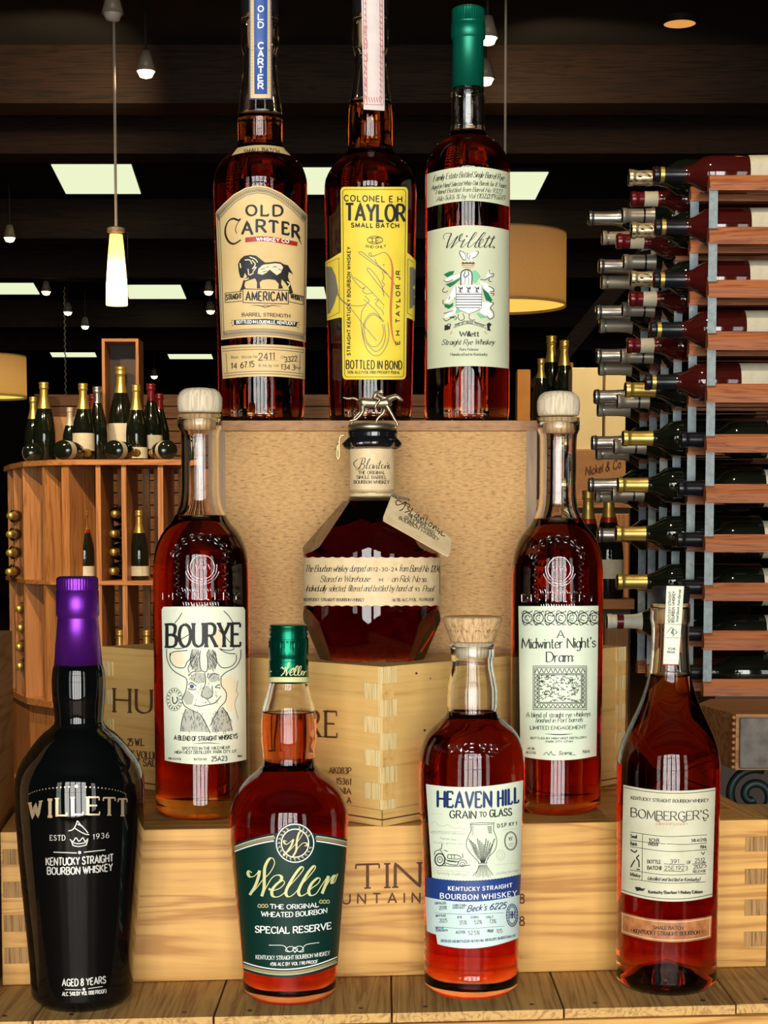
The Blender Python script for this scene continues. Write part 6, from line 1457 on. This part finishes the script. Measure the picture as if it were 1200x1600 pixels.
# bottles standing in the bays
for px, zz, cp, la, rg, tx in ((133, z_mid, 'goldfoil', (.02, .09, 'label'), ('redcap', .105, .09), 'champagne bottle with red collar and pale label in the upper bay'), (147, z_mid, 'goldfoil', None, ('redcap', .105, .09), 'red collared champagne bottle half hidden behind its labelled neighbour'), (218, z_mid, 'goldfoil', (.02, .065, 'label'), None, 'gold necked champagne bottle with low pale label in the upper bay'),
                               (186, z_bot, 'goldfoil', None, None, 'dark champagne bottle standing in the lower bay below the gap'), (84, z_bot, 'palefoil', (.03, .09, 'label'), None, 'slim bottle with white neck standing in the lower curved bay'), (84, z_mid, 'palefoil', None, None, 'slim bottle with white neck standing in the upper curved bay'), (228, z_bot, 'goldfoil', None, None, 'dark champagne bottle in the lower bay behind the stamped crate')):
    yy = LD + (.16 if px != 147 else .27); q = at(px, 900, yy); shop_bottle((q.x, yy + (.16 if px < 100 else 0), zz), (0, 0, 0), tx, 'bottles standing in the rack bays', 'champ', cap=cp, cap_len=.105, ring=rg, lab=la, name='champagne_bottle')
for bay, spots_ in (('upper bay at the curved end', ((14, 806), (13, 835), (13, 864), (12, 894))), ('upper bay before the wide divider', ((52, 806), (56, 835), (58, 864), (56, 894))), ('upper bay between the two standing champagnes', ((177, 803), (175, 834), (175, 863), (174, 893))), ('lower bay at the curved end', ((27, 952), (29, 982), (27, 1012), (28, 1042))), ('lower bay before the wide divider', ((60, 952), (62, 982), (61, 1012)))):
    for k, (px, py) in enumerate(spots_):
        g = at(px, py, 7.95 + (.2 if px < 70 else 0)); lb_ = 'gold necked champagne lying in the %s, %s' % (bay, ('topmost', 'second down', 'third down', 'fourth down')[k])
        shop_bottle((g.x, g.y + .32, g.z + EYE), (math.pi / 2, 0, 0), lb_, 'champagne lying in the rack bays', 'champ', name='champagne_bottle', cap_len=.09, scale=.93)
carton(80, 124, 652, 719, 8.55, .15, 'tan carton standing behind the rack top bottles', 'carton')
# low slatted partition further back
pz0, pz1 = at(200, 700, 12).z + EYE, at(200, 615, 12).z + EYE
pr = thing('slatted_partition', (at(60, 700, 12).x, 12, 0), 'brown partition of stacked horizontal boards behind the champagne rack', 'partition')
wp = at(700, 700, 12).x - at(60, 700, 12).x
nb = 26
for k in range(nb): box('board', (0, wp, (k % 2) * .01, .04, pz1 * k / nb + .002, pz1 * (k + 1) / nb - .006), M['rackwood_x'], pr)
for x_ in (0, wp / 2, wp): box('post', (x_ - .03, x_ + .03, .04, .1, .001, pz1), M['rackwood'], pr)

# ------------------------------------------------------------------ lamps
M['panel'] = mat('fluorescent_diffuser', (0.8, 0.8, 0.7), 0.5, emit=(0.80, 0.86, 0.56), es=1.05)
M['panel_frame'] = mat('panel_frame', (0.02, 0.018, 0.012), 0.6)
ZC = CEIL - EYE - 0.03
for row in (((80, 205, 103, 220, 258, 303), (405, 530, 420, 528, 263, 304), (732, 857, 722, 836, 270, 312)), ((-28, 52, -15, 62, 443, 460), (192, 282, 202, 291, 446, 467), (418, 506, 424, 510, 449, 467)), ((78, 148, 82, 151, 551, 558), (262, 330, 265, 333, 554, 561))):
    for (a0, a1, b0, b1, y0, y1) in row:
        P = [onz(a0, y0, ZC), onz(a1, y0, ZC), onz(b1, y1, ZC), onz(b0, y1, ZC)]; c0 = sum(P, Vector()) / 4
        r = thing('ceiling_panel', (c0.x, c0.y, EYE + ZC), 'flat fluorescent ceiling panel glowing pale yellow green', 'ceiling light', 'fluorescent ceiling panels')
        q = [(p_.x - c0.x, p_.y - c0.y) for p_ in P]
        mk('diffuser', [(x, y, 0) for x, y in q] + [(x, y, .012) for x, y in q], [(3, 2, 1, 0), (4, 5, 6, 7)] + [(i, (i + 1) % 4, (i + 1) % 4 + 4, i + 4) for i in range(4)], M['panel'], r)
        q2 = [(x * 1.04, y * 1.06) for x, y in q]; mk('frame', [(x, y, .006) for x, y in q2] + [(x, y, .03) for x, y in q2], [(3, 2, 1, 0), (4, 5, 6, 7)] + [(i, (i + 1) % 4, (i + 1) % 4 + 4, i + 4) for i in range(4)], M['panel_frame'], r)
M['bulb'] = mat('warm_bulb', (1, .9, .7), .4, emit=(1.0, .70, .34), es=9.0)
M['bulb_off'] = mat('unlit_bulb', (.62, .58, .48), .4)
M['lamp_body'] = mat('lamp_housing', (0.30, 0.25, 0.17), .4)
def track_light(px, py, zrel, label, lit=True, s_=1.0, aim=None, power=0, group='track spotlights'):
    c0 = onz(px, py, zrel)
    r = thing('track_light', (c0.x, c0.y, EYE + zrel), label, 'spotlight', group)
    v, f = lathe([(0, .10 * s_), (.025 * s_, .10 * s_), (.035 * s_, .06 * s_), (.05 * s_, .0), (.046 * s_, .0), (.03 * s_, .055 * s_), (0, .06 * s_)], 16); mk('housing', v, f, M['lamp_body'], r, True)
    v, f = lathe([(0, -.035 * s_), (.03 * s_, -.026 * s_), (.043 * s_, .0), (.03 * s_, .04 * s_), (0, .05 * s_)], 16); mk('bulb', v, f, M['bulb'] if lit else M['bulb_off'], r, True)
    v, f = [], []; tube(v, f, [(0, 0, .09 * s_), (0, 0, CEIL - EYE - zrel)], .008 * s_, 6); mk('stem', v, f, M['panel_frame'], r)
    if aim: spot((c0.x, c0.y, EYE + zrel - .06), aim, power)
    return c0
rackc = (at(150, 800, 8).x, 8.2, 1.3)
track_light(228, 112, 2.30, 'lit spotlight before the brown lit beam', aim=(-2.0, 10.0, 3.7), power=80)
track_light(176, 22, 2.30, 'unlit spotlight beside the pendant cord', False)
track_light(15, 372, 2.30, 'small lit spotlight before the far dark beams'); track_light(72, 456, 2.30, 'small lit spotlight beside the far panel'); track_light(326, 456, 2.30, 'small lit spotlight right of the far panel, upper of a pair'); track_light(329, 486, 2.30, 'small lit spotlight right of the far panel, lower of a pair')
track_light(106, 488, 2.3, 'small lit spotlight beside the hanging chain'); track_light(133, 510, 2.3, 'small lit spotlight above the thin far panel'); track_light(241, 588, 2.0, 'round lit spotlight above the bronze necked bottles'); 
track_light(762, 60, 2.30, 'lit spotlight beside the teal green capsule, upper of two'); track_light(758, 124, 2.30, 'lit spotlight beside the teal green capsule, lower of two', aim=(1.1, 10.0, 3.75), power=50)
# ceiling spots over the displays (above the frame)
for k, (x, y, tg_, pw) in enumerate((( -2.4, 5.2, (-1.7, 8.0, 1.5), 420), (-0.9, 5.4, (-1.2, 8.0, 1.2), 380), (0.2, 2.2, (0.75, 3.5, 1.3), 110), (1.2, 5.0, (0.75, 6.4, 1.5), 270), (0.15, 2.0, (0.8, 2.1, .9), 30))):
    zr_ = 2.35
    r = thing('track_light', (x, y, EYE + zr_), ('ceiling spotlight aimed at the curved end of the champagne rack', 'ceiling spotlight aimed at the straight side of the champagne rack', 'ceiling spotlight aimed at the redwood wine rack', 'ceiling spotlight aimed at the cream cartons', 'ceiling spotlight aimed at the carved bench')[k], 'spotlight', 'track spotlights')
    v, f = lathe([(0, .10), (.025, .10), (.035, .06), (.05, .0), (.046, .0), (.03, .055), (0, .06)], 16); mk('housing', v, f, M['lamp_body'], r, True)
    v, f = lathe([(0, -.02), (.03, -.016), (.043, .0), (.03, .04), (0, .05)], 16); mk('bulb', v, f, M['bulb'], r, True)
    v, f = [], []; tube(v, f, [(0, 0, .09), (0, 0, CEIL - EYE - zr_)], .008, 6); mk('stem', v, f, M['panel_frame'], r)
    spot((x, y, EYE + zr_ - .05), tg_, pw)
c0 = onz(1062, 37, ZC)
r = thing('downlight', (c0.x, c0.y, EYE + ZC), 'round orange recessed downlight in the dark ceiling', 'ceiling light')
v, f = lathe([(0, 0), (.085, 0), (.085, .004), (0, .004)], 28); mk('lens', v, f, mat('amber_lens', (.7, .4, .15), .5, emit=(.80, .36, .09), es=.9), r)
v, f = lathe([(.085, -.004), (.1, -.002), (.1, .03), (.086, .03)], 28); mk('trim_ring', v, f, M['panel_frame'], r)
# glass pendant
PD = 8.9
q = at(182, 420, PD); zc = at(182, 363, PD).z + EYE; zb_ = at(182, 478, PD).z + EYE; h_ = zc - zb_; u = pxm(420, PD)
r = thing('pendant_lamp', (q.x, PD, zb_), 'slim glass pendant lamp glowing yellow on a long cord', 'lamp')
M['thin_glass'] = relief('clear_pendant_glass', .10)
v, f = lathe([(18.5 * u, 0), (18 * u, h_), (15 * u, h_ + .006), (0, h_ + .006)], 28); mk('glass_cover', v, f, M['thin_glass'], r, True)
tm_ = bpy.data.materials.new('frosted_shade'); n_, l_ = nodes(tm_); n_.remove(n_['Principled BSDF'])
t1 = n_.new('ShaderNodeBsdfTranslucent'); t1.inputs[0].default_value = (.95, .80, .45, 1); t2 = n_.new('ShaderNodeBsdfDiffuse'); t2.inputs[0].default_value = (.8, .55, .3, 1); mx = n_.new('ShaderNodeMixShader'); mx.inputs[0].default_value = .3
l_.new(t1.outputs[0], mx.inputs[1]); l_.new(t2.outputs[0], mx.inputs[2]); l_.new(mx.outputs[0], n_['Material Output'].inputs[0])
v, f = lathe([(0, .004), (16.5 * u, .004), (17 * u, .01), (16 * u, h_ * .3), (13 * u, h_ * .7), (10 * u, h_ * .97), (0, h_ * .98)], 28); mk('shade', v, f, tm_, r, True)
v, f = lathe([(0, h_), (14 * u, h_), (14 * u, h_ + .02), (4 * u, h_ + .03), (0, h_ + .03)], 20); mk('canopy_ring', v, f, M['lamp_body'], r)
v, f = [], []; tube(v, f, [(0, 0, h_ + .02), (0, 0, CEIL - zb_)], 2.3 * u, 6); mk('cord', v, f, M['cordwhite'], r)
pl_ = bpy.data.lights.new('pendant_bulb', 'POINT'); pl_.energy = 9; pl_.color = (1, .68, .32); pl_.shadow_soft_size = .02; po = bpy.data.objects.new('pendant_bulb', pl_); col.objects.link(po); po.location = (q.x, PD, zb_ + h_ * .33)
# drum pendants
M['lit_diffuser'] = mat('lit_lamp_diffuser', (.9, .7, .4), .5, emit=(1.0, .60, .10), es=1.0)
M['lit_diffuser2'] = mat('lit_lamp_diffuser_yellow', (.9, .8, .4), .5, emit=(.95, .78, .12), es=.95)
for px, r0, r1, hw, dd, lb_, mm in ((788, 366, 480, 96, 8.5, 'large linen drum pendant lamp with glowing orange underside', 'lit_diffuser'), (-16, 556, 622, 57, 11.0, 'linen drum pendant lamp with yellow underside above the champagne rack', 'lit_diffuser2')):
    q = at(px, r1, dd); u = pxm(r1, dd); h_ = at(px, r0, dd).z - q.z
    r = thing('drum_pendant_lamp', (q.x, dd, q.z + EYE), lb_, 'lamp')
    pl_ = bpy.data.lights.new('drum_bulb', 'POINT'); pl_.energy = 1.4; pl_.color = (1, .72, .40); pl_.shadow_soft_size = .05; po = bpy.data.objects.new('drum_bulb', pl_); col.objects.link(po); po.location = (q.x, dd, q.z + EYE + h_ * .45)
    v, f = lathe([(hw * u, 0), (hw * u, h_)], 56); mk('shade', v, f, M['shade'], r, True)
    v, f = lathe([(0, .012), (hw * u * .98, .012), (hw * u * .98, .016), (0, .016)], 56); mk('diffuser', v, f, M[mm], r)
    v, f = lathe([(0, h_ - .012), (hw * u * .98, h_ - .012), (hw * u * .98, h_ - .008), (0, h_ - .008)], 56); mk('top_plate', v, f, M['shade'], r)
    v, f = [], []; tube(v, f, [(0, 0, h_ - .01), (0, 0, CEIL - (q.z + EYE))], 2.0 * u, 6); mk('cord', v, f, M['cordwhite'], r)
q = at(103, 640, 19.5); r = thing('hanging_chain', (q.x, 19.5, q.z + EYE), 'thin hanging chain behind the champagne bottles', 'chain')
zc = CEIL - r.location.z
v, f = [], []
for k in range(40):
    z = zc * k / 40
    tube(v, f, [(0, 0, z), (.008 if k % 2 else -.008, 0, z + zc / 80), (0, 0, z + zc / 40)], .007, 5)
mk('chain_strand', v, f, M['cordwhite'], r)
